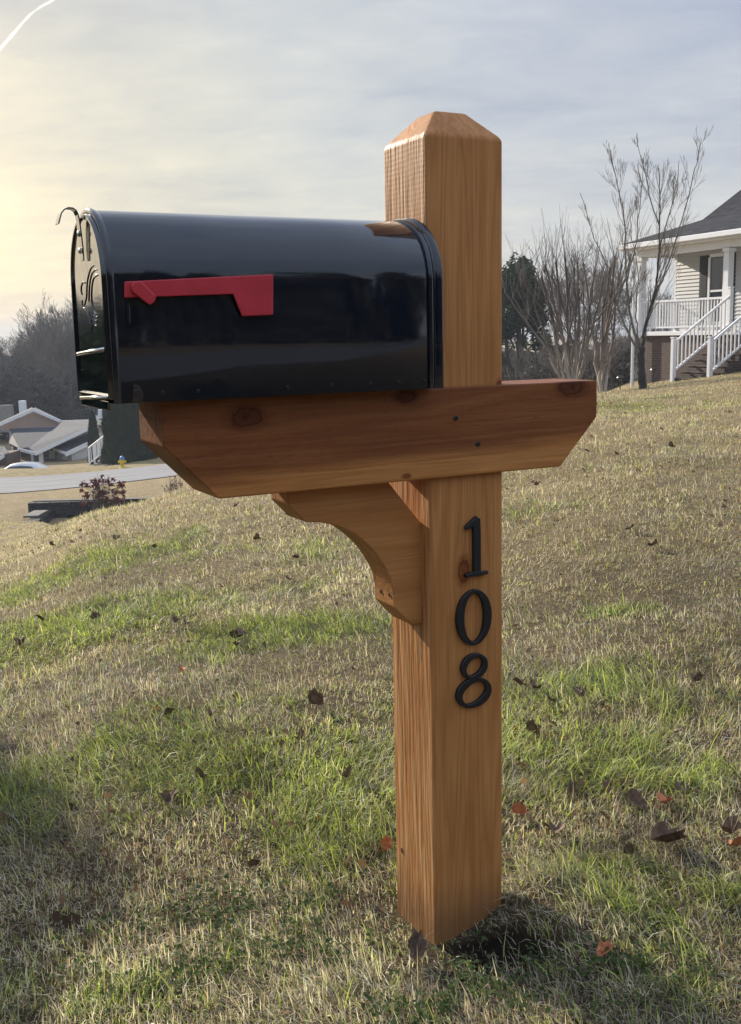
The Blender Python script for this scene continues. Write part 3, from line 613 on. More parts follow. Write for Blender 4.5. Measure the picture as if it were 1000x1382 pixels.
# ------------------------------------------------------------------ the mailbox
mb = empty('mailbox', PF @ Vector((0, 0, .934)), YAW)
tag(mb, 'glossy black arched mailbox with a red side flag, mounted on the wooden crossbeam', 'mailbox')
YN, WB, Z0, ZT = -.049, .196, .0015, .2565      # local z from the beam's top
yc = YN+WB/2; hw = WB/2
def arch(off=0.0, n=22, zbot=Z0, power=1.0):
    h = hw+off; zs = ZT+off-(hw+off)*.97; pts = [(yc-h, zbot-(off if off < 0 else 0))]
    pts.append((yc-h, zs*.5)); 
    for k in range(n+1):
        a = PI-PI*k/n; pts.append((yc+h*math.cos(a), zs+h*.97*math.sin(a)))
    pts.append((yc+h, zs*.5)); pts.append((yc+h, zbot-(off if off < 0 else 0))); return pts
def sweep(bm, sections):
    """sections: list of (x, outline points (y, z))"""
    rgs = [[bm.verts.new((x, y, z)) for y, z in pts] for x, pts in sections]
    n = len(rgs[0])
    for a, c_ in zip(rgs, rgs[1:]):
        for k in range(n): bm.faces.new((a[k], a[(k+1) % n], c_[(k+1) % n], c_[k]))
    bm.faces.new(rgs[0][::-1]); bm.faces.new(rgs[-1]); bmesh.ops.recalc_face_normals(bm, faces=bm.faces)
bm = bmesh.new(); sweep(bm, [(-.498, arch()), (-.33, arch()), (-.17, arch()), (-.022, arch())])
o = obj('body', bm, M['black'], mb, True); bevel(o, .0012, 2, 60)
es = o.modifiers.new('es', 'EDGE_SPLIT'); es.split_angle = R(50)
# rolled bead at the back and stepped collar at the front
def ringloft(name, prof_, mt):
    bm = bmesh.new(); rgs = [[bm.verts.new((x, y, z)) for y, z in arch(off)] for x, off in prof_]; n = len(rgs[0]); m_ = len(rgs)
    for i_ in range(m_):
        a, c_ = rgs[i_], rgs[(i_+1) % m_]
        for k in range(n): bm.faces.new((a[k], a[(k+1) % n], c_[(k+1) % n], c_[k]))
    bmesh.ops.recalc_face_normals(bm, faces=bm.faces); o = obj(name, bm, mt, mb, True)
    es = o.modifiers.new('es', 'EDGE_SPLIT'); es.split_angle = R(48); return o
ringloft('back_rim', [(-.030, -.001), (-.029, .0025), (-.0255, .0040), (-.022, .0030), (-.020, .0012), (-.0165, .0014), (-.014, .0048), (-.010, .0060), (-.006, .0045), (-.005, .0005), (-.008, -.004), (-.028, -.004)], M['black'])
ringloft('front_collar', [(-.4965, -.001), (-.4967, .0010), (-.4985, .0016), (-.5000, .0022), (-.5030, .0030), (-.5055, .0022), (-.5065, .0002), (-.506, -.003), (-.502, -.0045), (-.498, -.0045)], M['black'])
# door: a shallow pan with folded ribs, inside the collar
bm = bmesh.new()
sweep(bm, [(-.494, arch(-.0050)), (-.5085, arch(-.0050)), (-.5115, arch(-.0066)), (-.5115, arch(-.0095)), (-.5085, arch(-.0125))])
o = obj('door', bm, M['door'], mb, True); es = o.modifiers.new('es', 'EDGE_SPLIT'); es.split_angle = R(35)
door = o
for z, dz, w in ((.0685, .0060, .078), (.0060, .0050, .079)):
    bm = bmesh.new(); tube(bm, [(-.5105, yc-w, z+.0035), (-.5110, yc, z), (-.5105, yc+w, z-.0035)], dz*.5, 10)
    obj('door_rib', bm, M['chrome'], mb, True)
bm = bmesh.new(); bx(bm, -.5100, -.5070, yc-.0795, yc+.0795, -.008, .0045)
bevel(obj('hinge_lip', bm, M['door'], mb), .001)
# raised bird of prey with spread wings on the door
XD = -.5090
def relief(bm, pts, r=.0009):
    tube(bm, [(XD+.0001, y, z-.934) for y, z in pts], [r*.45]+[r]*(len(pts)-2)+[r*.4], 6)
def smooth(pts, n=4):
    pts = [Vector((0, *p)) for p in pts]; o_ = []
    for i_ in range(len(pts)-1):
        p0, p1, p2, p3 = pts[max(i_-1, 0)], pts[i_], pts[i_+1], pts[min(i_+2, len(pts)-1)]
        for k in range(n):
            t_ = k/n; v = .5*((2*p1)+(p2-p0)*t_+(2*p0-5*p1+4*p2-p3)*t_**2+(3*p1-p0-3*p2+p3)*t_**3); o_.append((v.y, v.z))
    o_.append((pts[-1].y, pts[-1].z)); return o_
bm = bmesh.new()
for L in ([(.0045, 1.1151), (.0250, 1.1120), (.0440, 1.101), (.0535, 1.0895), (.0600, 1.0760), (.0770, 1.0655)],
          [(-.0040, 1.1090), (.0170, 1.1060), (.0330, 1.096), (.0420, 1.083), (.0470, 1.070)],
          [(-.0092, 1.1013), (.0120, 1.0985), (.0240, 1.0880), (.0300, 1.0750), (.0285, 1.0637), (.0190, 1.0560), (.0048, 1.0518)],
          [(-.0120, 1.1085), (.0000, 1.1100)], [(-.0150, 1.1010), (-.0030, 1.1035)],
          [(.0853, 1.0805), (.0890, 1.0870), (.0840, 1.0940), (.0700, 1.0975), (.0604, 1.0950)],
          [(.0808, 1.0634), (.0700, 1.0600), (.0594, 1.0543), (.0520, 1.0480), (.0471, 1.0415), (.0446, 1.0310)],
          [(.0446, 1.0310), (.0380, 1.0370), (.0400, 1.0440), (.0330, 1.0480), (.0354, 1.0540)],
          [(.0250, 1.0520), (.0140, 1.0440), (.0020, 1.0450)], [(.0200, 1.0560), (.0080, 1.0490), (-.0040, 1.0500)], [(.0300, 1.0480), (.0180, 1.0380), (.0060, 1.0390)],
          [(.0808, 1.0634), (.0880, 1.0680), (.0870, 1.0740)]):
    relief(bm, smooth(L))
obj('embossed_bird', bm, M['door'], door, True)
# latch: riveted strap that curls over the top and out
zl = lambda z: z-.934
bm = bmesh.new(); w = .0078
path = [(-.5125, .0475, 1.1240), (-.5130, .0505, 1.1400), (-.5140, .0515, 1.1600), (-.5150, .0520, 1.1760), (-.5160, .0530, 1.1840), (-.5180, .0545, 1.1895), (-.5220, .0565, 1.1925), (-.5275, .0590, 1.1930), (-.5330, .0615, 1.1905), (-.5370, .0630, 1.1860), (-.5395, .0640, 1.1790), (-.5415, .0645, 1.1720)]
wds = [.006, .0095, .0095, .0090, .0085, .0085, .0085, .0085, .0085, .0095, .0110, .0100]
A = []
for i_, (p, w) in enumerate(zip(path, wds)):
    p = Vector((p[0], yc+(p[1]-.0475)*.5, zl(p[2]))); a = Vector(path[max(i_-1, 0)]); c_ = Vector(path[min(i_+1, len(path)-1)]); t_ = (c_-a); t_.y = 0; t_.normalize()
    n_ = Vector((t_.z, 0, -t_.x))
    A.append([bm.verts.new(p+Vector((0, s*w, 0))+n_*q*.0009) for s, q in ((-1, -1), (1, -1), (1, 1), (-1, 1))])
for a, c_ in zip(A, A[1:]):
    for k in range(4): bm.faces.new((a[k], a[(k+1) % 4], c_[(k+1) % 4], c_[k]))
bm.faces.new(A[0][::-1]); bm.faces.new(A[-1]); bmesh.ops.recalc_face_normals(bm, faces=bm.faces)
lat = bevel(obj('latch', bm, M['door'], mb), .0006, 2)
for z in (1.160, 1.1375):
    bm = bmesh.new(); lathe(bm, [(.0042, 0), (.0038, .0016), (.0020, .0028), (.0004, .0031)], n=12)
    for v in bm.verts: v.co = Vector((-.5148-v.co.z, yc+.0015+v.co.x, zl(z)+v.co.y))
    obj('rivet', bm, M['chrome'], lat, True)
# flag
fl = [(-.4857, .1572), (-.2798, .1681), (-.2820, .1133), (-.3275, .1118), (-.3390, .1413), (-.4869, .1367)]
bm = bmesh.new(); prism(bm, [(x, YN-.0085, z) for x, z in fl], (0, .0035, 0))
flag = bevel(obj('flag', bm, M['red'], mb), .0013, 2)
bm = bmesh.new()
a0, a1 = Vector((-.4700, .1490)), Vector((-.4525, .1335)); pts = []
dv = (a1-a0).normalized(); nv = Vector((-dv.y, dv.x))
for k in range(9): an = PI*k/8; pts.append(a0+nv*.0088*math.cos(an)-dv*.0088*math.sin(an))
for k in range(5): an = PI*k/4; pts.append(a1-nv*.0075*math.cos(an)+dv*.0035*math.sin(an))
prism(bm, [(p.x, YN-.0150, p.y) for p in pts], (0, .0065, 0)); bevel(obj('flag_pivot', bm, M['redk'], flag), .0018, 3)
bm = bmesh.new(); tube(bm, [(-.466, YN+.001, .1465), (-.466, YN-.009, .1465)], .006, 12); obj('flag_pin', bm, M['steel'], flag)
# little screws along the bottom edge
for x in (-.4408, -.3916, -.2613, -.1931, -.1292, -.0819, -.0371): screw(mb, x, YN-.0002, .0135, .0028)
screw(mb, -.476, YN-.0003, .0150, .0058); 
bm = bmesh.new(); prism(bm, [(-.4835, YN-.0022, z) for z in ()] or [(-.4835, YN-.0018, .003), (-.4690, YN-.0018, .003), (-.4670, YN-.0018, .012), (-.4720, YN-.0018, .0235), (-.4810, YN-.0018, .0260)], (0, .0014, 0))
bevel(obj('hinge_plate', bm, M['black'], mb), .0006)
bm = bmesh.new(); prism(bm, [(-.4840, YN-.0025, .150), (-.4790, YN-.0025, .150), (-.4790, YN-.0025, .105), (-.4840, YN-.0025, .100)], (0, .002, 0))
bevel(obj('flag_stop', bm, M['black'], mb), .0008)

# ------------------------------------------------------------------ the street and the ditch wall
def strip(name, y0f, y1f, x0, x1, lift, mt, n=90, m_=10):
    xs = np.linspace(x0, x1, n); V = []; 
    for x in xs:
        for k in range(m_):
            y = y0f(x)+(y1f(x)-y0f(x))*k/(m_-1); V.append((x, y))
    V = np.array(V); z = ground(V[:, 0], V[:, 1]).reshape(n, m_)
    z = z+lift; V = np.column_stack([V, z.ravel()])
    i, j = np.meshgrid(np.arange(n-1), np.arange(m_-1), indexing='ij'); i = i.ravel(); j = j.ravel()
    F = np.stack([i*m_+j, (i+1)*m_+j, (i+1)*m_+j+1, i*m_+j+1], 1)
    me = mesh_np(name, V, F, 4); me.materials.append(mt); o = obj(name, me, smooth=True)
    return tag(o, kind='structure')
ry0 = lambda x: 50.2+.0*x; ry1 = lambda x: 58.0+.0*x
strip('street', ry0, ry1, -60, -3, .035, M['asphalt'])
o = strip('street', lambda x: -1.9+0*x, lambda x: -9.0+0*x, -60, 60, .03, M['asphalt'])
o.data.flip_normals() if hasattr(o.data, 'flip_normals') else None
# dark stone wall holding the roadside at the culvert
wr = empty('retaining_wall', (-13, 41, gz(-13, 41))); o_ = wr.location.copy()
tag(wr, 'low dark stacked stone wall in the roadside ditch below the street', 'stone wall')
def course_wall(bm, A, B, zb, zt, th, seed):
    rs = random.Random(seed); A = Vector(A); B = Vector(B); L = (B-A).length; dx_ = (B-A).normalized(); nn = Vector((dx_.y, -dx_.x, 0))
    z = zb; 
    while z < zt-.02:
        h = rs.uniform(.13, .24); h = min(h, zt-z); s = -rs.uniform(0, .4)
        while s < L:
            w = rs.uniform(.3, .8); s0, s1 = max(s, 0)+.012, min(s+w, L)-.012
            if s1-s0 > .05:
                pr_ = rs.uniform(0, .05)
                Mx = Matrix(((dx_.x, nn.x, 0, A.x), (dx_.y, nn.y, 0, A.y), (0, 0, 1, 0), (0, 0, 0, 1)))
                bx(bm, s0, s1, -th/2, th/2+pr_, z+.008, z+h-.008, Mx)
            s += w
        z += h
zt_ = P(90, 674, 41.2).z
bm = bmesh.new(); a = P(38, 674, 40.6); b_ = P(330, 674, 41.8)
course_wall(bm, (a.x, 40.6, 0), (b_.x, 41.6, 0), zt_-2.2, zt_, .4, 3)
c0 = P(62, 690, 40.4); c1 = P(38, 690, 36.5)
course_wall(bm, (c1.x-.3, 37.2, 0), (c0.x, 40.5, 0), zt_-2.2, zt_-.28, .4, 5)
for v in bm.verts: v.co -= o_
obj('stone_courses', bm, M['stone'], wr)
bm = bmesh.new(); bx(bm, a.x+.1, b_.x, 40.8, 41.1, zt_, zt_+.03)
for v in bm.verts: v.co -= o_
bevel(obj('coping', bm, M['slabc'], wr), .02)
bm = bmesh.new(); bx(bm, P(40, 676, 39.5).x, P(60, 676, 39.5).x, 38.6, 39.9, zt_-.28, zt_-.20)
for v in bm.verts: v.co -= o_
bevel(obj('slab', bm, M['slabc'], wr), .02)

# ------------------------------------------------------------------ house on the right
C0 = P(864.5, 450, 33.5); ZD = CAM_Z-.02; HA = math.atan2(-.915, .403)
hr = empty('white_house', (C0.x, C0.y, ZD), HA)        # local x = towards the camera along the front, local y = into the house
tag(hr, 'cream sided house with dark roof, white railed porch and brown brick base', 'house')
def HB(name, boxes, mt, par=None, bv=0.0, prisms=()):
    bm = bmesh.new()
    for q in boxes: bx(bm, *q)
    for pts, off in prisms: prism(bm, pts, off)
    o = obj(name, bm, mt, par or hr)
    if bv: bevel(o, bv, 1)
    return o
EL = 14.0; WV = 1.3
# brick base: porch front and end
HB('brick_base', [(-.02, EL, .02, .30, -2.3, -.16), (-.02, .24, .303, 9.0, -2.3, -.16)], M['brick'])
HB('porch_floor', [(-.10, EL, -.10, WV, -.157, -.03)], M['white'], bv=.01)
HB('siding_wall', [(.10, 1.18, WV, WV+.2, -.03, 2.42), (2.42, 8.0, WV, WV+.2, -.03, 2.42), (1.18, 2.42, WV, WV+.2, 2.20, 2.42), (1.18, 2.42, WV, WV+.2, -.03, .25), (.10, .3, WV+.203, 9.0, -.03, 2.9)], M['siding'])
lapm = mat('lap_board', (.43, .44, .445), .55)
for x0_, x1_, za, zb_ in ((.10, 1.18, -.03, 2.42), (2.72, 8.0, -.03, 2.42), (1.18, 2.72, 2.26, 2.42)):
    bm = bmesh.new(); z_ = za
    while z_ < zb_-.02:
        h_ = min(.115, zb_-z_); prism(bm, [(x0_, WV-.004, z_+h_), (x0_, WV-.030, z_), (x0_, WV-.004, z_)], (x1_-x0_, 0, 0)); z_ += .115
    o = obj('lap_siding', bm, lapm, hr); tag(o, kind='stuff') if 0 else None
HB('corner_board', [(.0, .098, WV-.02, WV+.1, -.03, 2.42)], M['white'])
HB('porch_ceiling', [(-.05, EL, .10, WV+.2, 2.423, 2.46)], M['white'])
HB('porch_beam', [(-.12, EL, -.12, .12, 2.27, 2.62), (-.12, .12, .123, WV, 2.27, 2.62)], M['white'], bv=.01)
for x in (0.0, 3.82, 7.6):
    c = HB('porch_column', [(x-.10, x+.10, -.10, .10, -.03, 2.267)], M['white'], bv=.008)
    HB('capital', [(x-.135, x+.135, -.135, .135, 2.16, 2.25)], M['white'], c); HB('base', [(x-.125, x+.125, -.125, .125, -.028, .09)], M['white'], c)
win = HB('window', [(1.64, 2.24, WV-.05, WV, 2.17, 2.27), (1.58, 1.66, WV-.05, WV, .25, 2.169), (2.22, 2.30, WV-.05, WV, .25, 2.169), (1.66, 2.22, WV-.04, WV, 1.13, 1.19)], M['white'])
HB('pane', [(1.66, 2.22, WV-.012, WV+.01, .25, 2.169)], M['glass'], win)
HB('curtain', [(1.66, 1.86, WV+.03, WV+.05, .3, 2.15), (2.06, 2.22, WV+.03, WV+.05, .3, 2.15)], M['curtain'], win)
HB('window_apron', [(1.18, 1.58, WV-.0, WV+.2, .251, 2.199), (2.30, 2.42, WV-.0, WV+.2, .251, 2.199)], M['siding'])
for x0, x1 in ((1.18, 1.56), (2.32, 2.72)):
    sh = HB('shutter', [(x0, x1, WV-.035, WV-.002, .22, 2.24)], M['shutter'], bv=.006)
    HB('louvre', [(x0+.05, x1-.05, WV-.045, WV-.036, z, z+.03) for z in np.arange(.3, 2.1, .06)], M['shutter'], sh)
# roof: a shallow porch slope breaking up into the steeper main roof
def roof(prf, x0, x1, t_=.14):
    pts = [(x0, y, z) for y, z in prf]+[(x0, y, z-t_) for y, z in prf[::-1]]
    bm = bmesh.new(); prism(bm, pts, (x1-x0, 0, 0)); return bm
obj('roof', roof([(-.48, 2.70), (2.78, 3.55), (4.62, 4.72), (7.2, 6.4), (14.4, 1.6)], -.48, EL), M['shingle'], hr)
HB('gutter', [(-.50, EL, -.60, -.485, 2.53, 2.68)], M['white'], bv=.015)
HB('fascia', [(-.48, EL, -.48, -.13, 2.49, 2.545)], M['white'])
bm = bmesh.new(); rp = [(-.48, 2.52), (2.78, 3.37), (4.62, 4.54), (7.2, 6.22)]
prism(bm, [(-.52, y, z+.165) for y, z in rp]+[(-.52, y, z-.05) for y, z in rp[::-1]], (.036, 0, 0)); obj('rake_board', bm, M['white'], hr)
bm = bmesh.new(); prism(bm, [(.105, WV, 2.47), (.105, 9, 2.9), (.105, 9, 4.9), (.105, 7.2, 6.1), (.105, 4.62, 4.45), (.105, 2.78, 3.3), (.105, 1.3, 2.95)], (.12, 0, 0)); obj('gable_wall', bm, M['siding'], hr)
# porch railing with balusters
def railing(par, x0, x1, y, step=.125):
    r_ = HB('railing', [(x0, x1, y-.035, y+.035, .86, .92), (x0, x1, y-.03, y+.03, .07, .12)], M['white'], par)
    k = x0+step*.6
    while k < x1-.03:
        HB('baluster', [(k-.017, k+.017, y-.017, y+.017, .12, .86)], M['white'], r_); k += step
    return r_
railing(hr, .10, 3.72, 0.0)
re_ = HB('end_railing', [(-.035, .035, .12, WV, .86, .92), (-.03, .03, .12, WV, .07, .12)]+[(-.017, .017, y-.017, y+.017, .12, .86) for y in np.arange(.24, 1.25, .125)], M['white'])
# steps and their two sloping rails
XA, XB = 4.0, 5.45; run, zf = 1.9, gz((C0+Vector((.403*4.7+.915*-1.9, 0, 0))).x, C0.y-.915*4.7-.403*1.9)-ZD
nst = 8; rise = (-.03-zf)/nst; rn = run/nst
HB('steps', [(XA+.02, XB+.02, -.105-(k+1)*rn, -.105-k*rn-.002, zf-.5, -.03-(k+1)*rise) for k in range(nst)], M['brick'])
HB('tread_edge', [(XA+.0, XB+.04, -.105-(k+1)*rn-.02, -.105-(k+1)*rn+.06, -.03-(k+1)*rise, -.03-(k+1)*rise+.02) for k in range(nst)], vary('grey_tread', (.10, .075, .065), (.16, .12, .10), 4, .8))
for x in (XA, XB):
    r_ = empty('stair_railing'); r_.parent = hr; yb0, yt0 = -.105-run-.02, -.06
    zb0, ztp = zf+.05, -.03
    HB('newel_post', [(x-.06, x+.06, yb0-.06, yb0+.06, zf-.25, zf+1.10)], M['white'], r_, .01); HB('newel_post', [(x-.06, x+.06, yt0-.06, yt0+.06, -.03, 1.14)], M['white'], r_, .01)
    HB('newel_cap', [(x-.07, x+.07, yb0-.07, yb0+.07, zf+1.101, zf+1.14)], M['white'], r_); HB('newel_cap', [(x-.07, x+.07, yt0-.07, yt0+.07, 1.141, 1.18)], M['white'], r_)
    L = yt0-yb0-.12; y0_ = yb0+.06; ft = lambda y, o0: zf+o0+(y-yb0)/(yt0-yb0)*(-.03-zf)
    bm = bmesh.new()
    for o0, h in ((.93, .07), (.16, .06)):
        prism(bm, [(x-.03, y0_, ft(y0_, o0)), (x-.03, y0_+L, ft(y0_+L, o0)), (x-.03, y0_+L, ft(y0_+L, o0)+h), (x-.03, y0_, ft(y0_, o0)+h)], (.06, 0, 0))
    obj('handrail', bm, M['white'], r_)
    for y in np.arange(y0_+.10, y0_+L-.03, .135): HB('baluster', [(x-.017, x+.017, y-.017, y+.017, ft(y, .21), ft(y, .95))], M['white'], r_)
bm = bmesh.new(); tube(bm, [(-.16, -.52, 2.5), (-.16, -.30, 2.3), (-.14, -.18, 2.1), (-.14, -.18, -2.0)], .05, 8); obj('downspout', bm, M['white'], hr)

# ------------------------------------------------------------------ small shed and path lights by the house
sx = P(842, 515, 44); g0 = gz(sx.x, 44)
sh_ = empty('garden_shed', (sx.x, 44, g0), .35); tag(sh_, 'small white gabled shed with a sloping white eave behind the bare trees', 'shed')
HBs = lambda n_, bxs, mt, pr_=(): HB(n_, bxs, mt, sh_, 0, pr_)
HBs('wall', [(-.55, 1.2, 0, 1.6, -.5, .7)], M['siding_far'])
HBs('roof', [], M['shingle_grey'], [([(-.8, -.1, .62), (.4, -.1, 1.45), (1.4, -.1, .8), (1.4, -.1, .7), (.4, -.1, 1.35), (-.8, -.1, .52)], (0, 1.7, 0))])
HBs('gable', [], M['siding_far'], [([(-.54, .01, .7), (.4, .01, 1.34), (1.19, .01, .7)], (0, 1.5, 0))])
HBs('door', [(-.3, .25, -.03, .0, 0, .65)], M['shutter'])
def path_light(px, py, dep, lab):
    p = P(px, py, dep); r_ = empty('path_light', (p.x, p.y, gz(p.x, p.y))); tag(r_, lab, 'garden light', 'solar path lights near the house')
    bm = bmesh.new(); lathe(bm, [(.012, -.05), (.012, .32)], n=8); obj('stake', bm, M['steel'], r_)
    bm = bmesh.new(); lathe(bm, [(.03, .32), (.045, .34), (.055, .42)], n=10); obj('lens', bm, M['glass'], r_)
    bm = bmesh.new(); lathe(bm, [(.10, .42), (.09, .44), (.03, .48)], n=12); obj('cap', bm, M['steel'], r_)
path_light(882, 512, 30.5, 'small black solar path light in front of the brown brick base')
path_light(837, 521, 29, 'small black solar path light left of the thin bare tree, by the white shed')

# ------------------------------------------------------------------ trees
class TB:
    def __init__(s): s.V = []; s.F = []
    def seg(s, pts, rads, sides):
        base = len(s.V); ref = None; n = len(pts)
        for i in range(n):
            t = pts[min(i+1, n-1)]-pts[max(i-1, 0)]
            if t.length < 1e-9: t = Vector((0, 0, 1))
            t.normalize()
            if ref is None: ref = Vector((1, 0, 0)) if abs(t.x) < .8 else Vector((0, 1, 0))
            a = (ref-t*ref.dot(t)).normalized(); b = t.cross(a); ref = a
            for k in range(sides):
                an = 2*PI*k/sides; s.V.append(pts[i]+(a*math.cos(an)+b*math.sin(an))*rads[i])
        for i in range(n-1):
            for k in range(sides):
                k2 = (k+1) % sides; s.F.append((base+i*sides+k, base+i*sides+k2, base+(i+1)*sides+k2, base+(i+1)*sides+k))
    def mesh(s, name, mt):
        me = bpy.data.meshes.new(name); me.from_pydata([tuple(v) for v in s.V], [], s.F); me.materials.append(mt)
        me.polygons.foreach_set('use_smooth', [True]*len(me.polygons)); return me
def grow(tbs, rs, p, d, L, r, lv, maxlv, spread, upw, nch, rmin, wob=.10, taper=.35, ratio=.62, fork=0):
    n = 5 if lv < maxlv else 4
    pts = [p.copy()]; rads = [r]; dirs = [d.copy()]; q = p.copy(); dd = d.copy()
    for i in range(1, n+1):
        dd = (dd+Vector((rs.gauss(0, wob), rs.gauss(0, wob), rs.gauss(0, wob)+upw))).normalized()
        q = q+dd*(L/n); pts.append(q.copy()); rads.append(max(rmin, r*(1-(1-taper)*i/n))); dirs.append(dd.copy())
    tbs[0 if lv == 0 else 1].seg(pts, rads, 7 if lv == 0 else (5 if lv == 1 else 3))
    if lv >= maxlv: return
    k_ = nch[lv]
    for c in range(k_):
        f = rs.uniform(.25 if lv else .35, 1.0) if c else 1.0
        x = f*n; i = min(int(x), n-1); fr = x-i; bp = pts[i].lerp(pts[i+1], fr); bd = dirs[i+1]; br = rads[i]+(rads[i+1]-rads[i])*fr
        s = Vector((rs.gauss(0, 1), rs.gauss(0, 1), rs.gauss(0, 1))); s = (s-bd*s.dot(bd)).normalized()
        an = spread*rs.uniform(.6, 1.3)*(.35 if c == 0 else 1); nd = (bd*math.cos(an)+s*math.sin(an)).normalized()
        grow(tbs, rs, bp, nd, L*ratio*rs.uniform(.75, 1.2)*(1.15-.4*f), max(rmin, br*(.72 if c == 0 else .52)), lv+1, maxlv, spread, upw, nch, rmin, wob, taper, ratio)
def leaf_cloud(rs, blobs, per, size, flat=1.0, gaps=.0, up_=0.0):
    """leaf-sized quads scattered through ellipsoid lobes; blobs = (centre, (rx, ry, rz))"""
    V = []; 
    for c, rad in blobs:
        n = int(per*rad[0]*rad[2]*rad[1]**.5); u = rs.normal(size=(n, 3)); u /= np.linalg.norm(u, axis=1)[:, None]
        u *= (rs.rand(n, 1)**.42)*(1+.18*np.sin(5*u[:, :1]+3*u[:, 2:])); pt = np.array(c)+u*np.array(rad)
        if gaps:
            keep = fbm(pt[:, 0]*gaps+pt[:, 1]*gaps*.7+50, pt[:, 2]*gaps*1.3+pt[:, 1]*gaps+50, 3) > .44; pt = pt[keep]
        V.append(pt)
    pt = np.concatenate(V); n = len(pt); a = rs.normal(size=(n, 3)); a[:, 2] = a[:, 2]*flat+up_; a /= np.linalg.norm(a, axis=1)[:, None]
    b = rs.normal(size=(n, 3)); b -= a*(a*b).sum(1)[:, None]; b /= np.linalg.norm(b, axis=1)[:, None]
    s = size*rs.uniform(.6, 1.5, (n, 1)); q = np.stack([pt-a*s*.2-b*s*.35, pt+a*s-b*s*.12, pt+a*s+b*s*.12, pt-a*s*.2+b*s*.35], 1)
    return mesh_np('crown', q.reshape(-1, 3), np.arange(n*4).reshape(-1, 4), 4)

def bare_tree(name, loc, rs, label, group, H, r, maxlv=4, spread=.5, upw=.06, nch=(7, 5, 4, 3), rmin=.006, ratio=.6, trunkf=.55, lean=(0, 0), mats=('bark', 'twig'), wob=.1, taper=.35):
    root = empty(name, loc); tag(root, label, 'tree', group)
    tbs = (TB(), TB()); grow(tbs, rs, Vector((0, 0, -.15)), Vector((lean[0], lean[1], 1)).normalized(), H*trunkf, r, 0, maxlv, spread, upw, nch, rmin, wob, taper, ratio)
    obj('trunk', tbs[0].mesh('trunk', M[mats[0]]), None, root); obj('crown', tbs[1].mesh('crown', M[mats[1]]), None, root); return root

# the slim bare tree in front of the porch: forks low, arching vase of limbs
p = P(868, 523, 24); gp = gz(p.x, p.y); rs = random.Random(12)
t1 = empty('bare_tree', (p.x, p.y, gp)); tag(t1, 'slender leafless tree forking low in front of the white porch', 'tree', 'leafless trees beside the house')
tbs = (TB(), TB())
kpx = 24/F_PX
def pxp(px, py, y=0.0): return Vector(((px-868)*kpx, y, (523-py)*kpx))
def limb(pts, r0, r1, tb, side=5, kids=9, klen=.9, lv=1):
    P_ = [pxp(*q) if len(q) == 3 else pxp(q[0], q[1], 0) for q in pts]; n = len(P_)
    # refine
    R_ = []
    for i in range(n-1):
        p0, p1, p2, p3 = P_[max(i-1, 0)], P_[i], P_[i+1], P_[min(i+2, n-1)]
        for k in range(4):
            t = k/4; R_.append(.5*((2*p1)+(p2-p0)*t+(2*p0-5*p1+4*p2-p3)*t*t+(3*p1-p0-3*p2+p3)*t**3)+Vector((rs.gauss(0, .008), rs.gauss(0, .02), 0)))
    R_.append(P_[-1]); r0 = r0*(.72 if side < 8 else 1); m_ = len(R_); rad = [r0+(r1-r0)*(i/(m_-1))**.8 for i in range(m_)]
    tb.seg(R_, rad, side)
    for c in range(kids):
        f = rs.uniform(.22, .97); i = min(int(f*(m_-1)), m_-2); d_ = (R_[i+1]-R_[i]).normalized()
        s = Vector((rs.gauss(0, 1), rs.gauss(0, .8), rs.gauss(0, .3))); s = (s-d_*s.dot(d_)).normalized(); an = rs.uniform(.3, .6)
        grow((None, tbs[1]), rs, R_[i], (d_*math.cos(an)+s*math.sin(an)).normalized(), klen*1.05*rs.uniform(.6, 1.25)*(1.2-.85*f), max(.005, rad[i]*.42), lv, lv+2, .40, .075, (0, 4, 3, 2), .0029, .05, .4, .68)
limb([(868, 528), (866, 505), (864, 487), (865, 465)], .105, .075, tbs[0], 8, 0)
limb([(865, 467), (868, 440), (876, 410), (882, 380), (884, 350), (885, 300), (884, 260), (882, 225)], .065, .008, tbs[0], 6, 24, .85)
limb([(865, 468), (855, 445), (848, 415), (843, 375), (841, 335), (838, 290), (828, 245), (819, 200)], .055, .007, tbs[1], 5, 18, .75)
limb([(864, 475), (850, 452), (838, 425), (826, 390), (815, 350), (800, 315), (780, 255)], .045, .006, tbs[1], 5, 13, .7)
limb([(867, 462), (872, 430), (880, 400), (893, 365), (903, 330), (917, 280), (928, 230), (936, 188)], .045, .006, tbs[1], 5, 15, .75)
limb([(883, 345), (893, 300), (905, 255), (908, 215)], .03, .005, tbs[1], 5, 10, .6)
limb([(843, 372), (853, 330), (858, 280), (862, 215)], .03, .005, tbs[1], 5, 11, .6)
limb([(884, 300), (870, 260), (864, 228), (852, 190)], .025, .005, tbs[1], 5, 9, .5)
limb([(865, 470), (858, 440), (856, 405), (858, 370), (852, 330), (846, 290)], .03, .005, tbs[1], 5, 10, .6)
obj('trunk', tbs[0].mesh('trunk', M['bark_dark']), None, t1); obj('crown', tbs[1].mesh('crown', M['twig']), None, t1); t1.scale = (1, 1, .955)

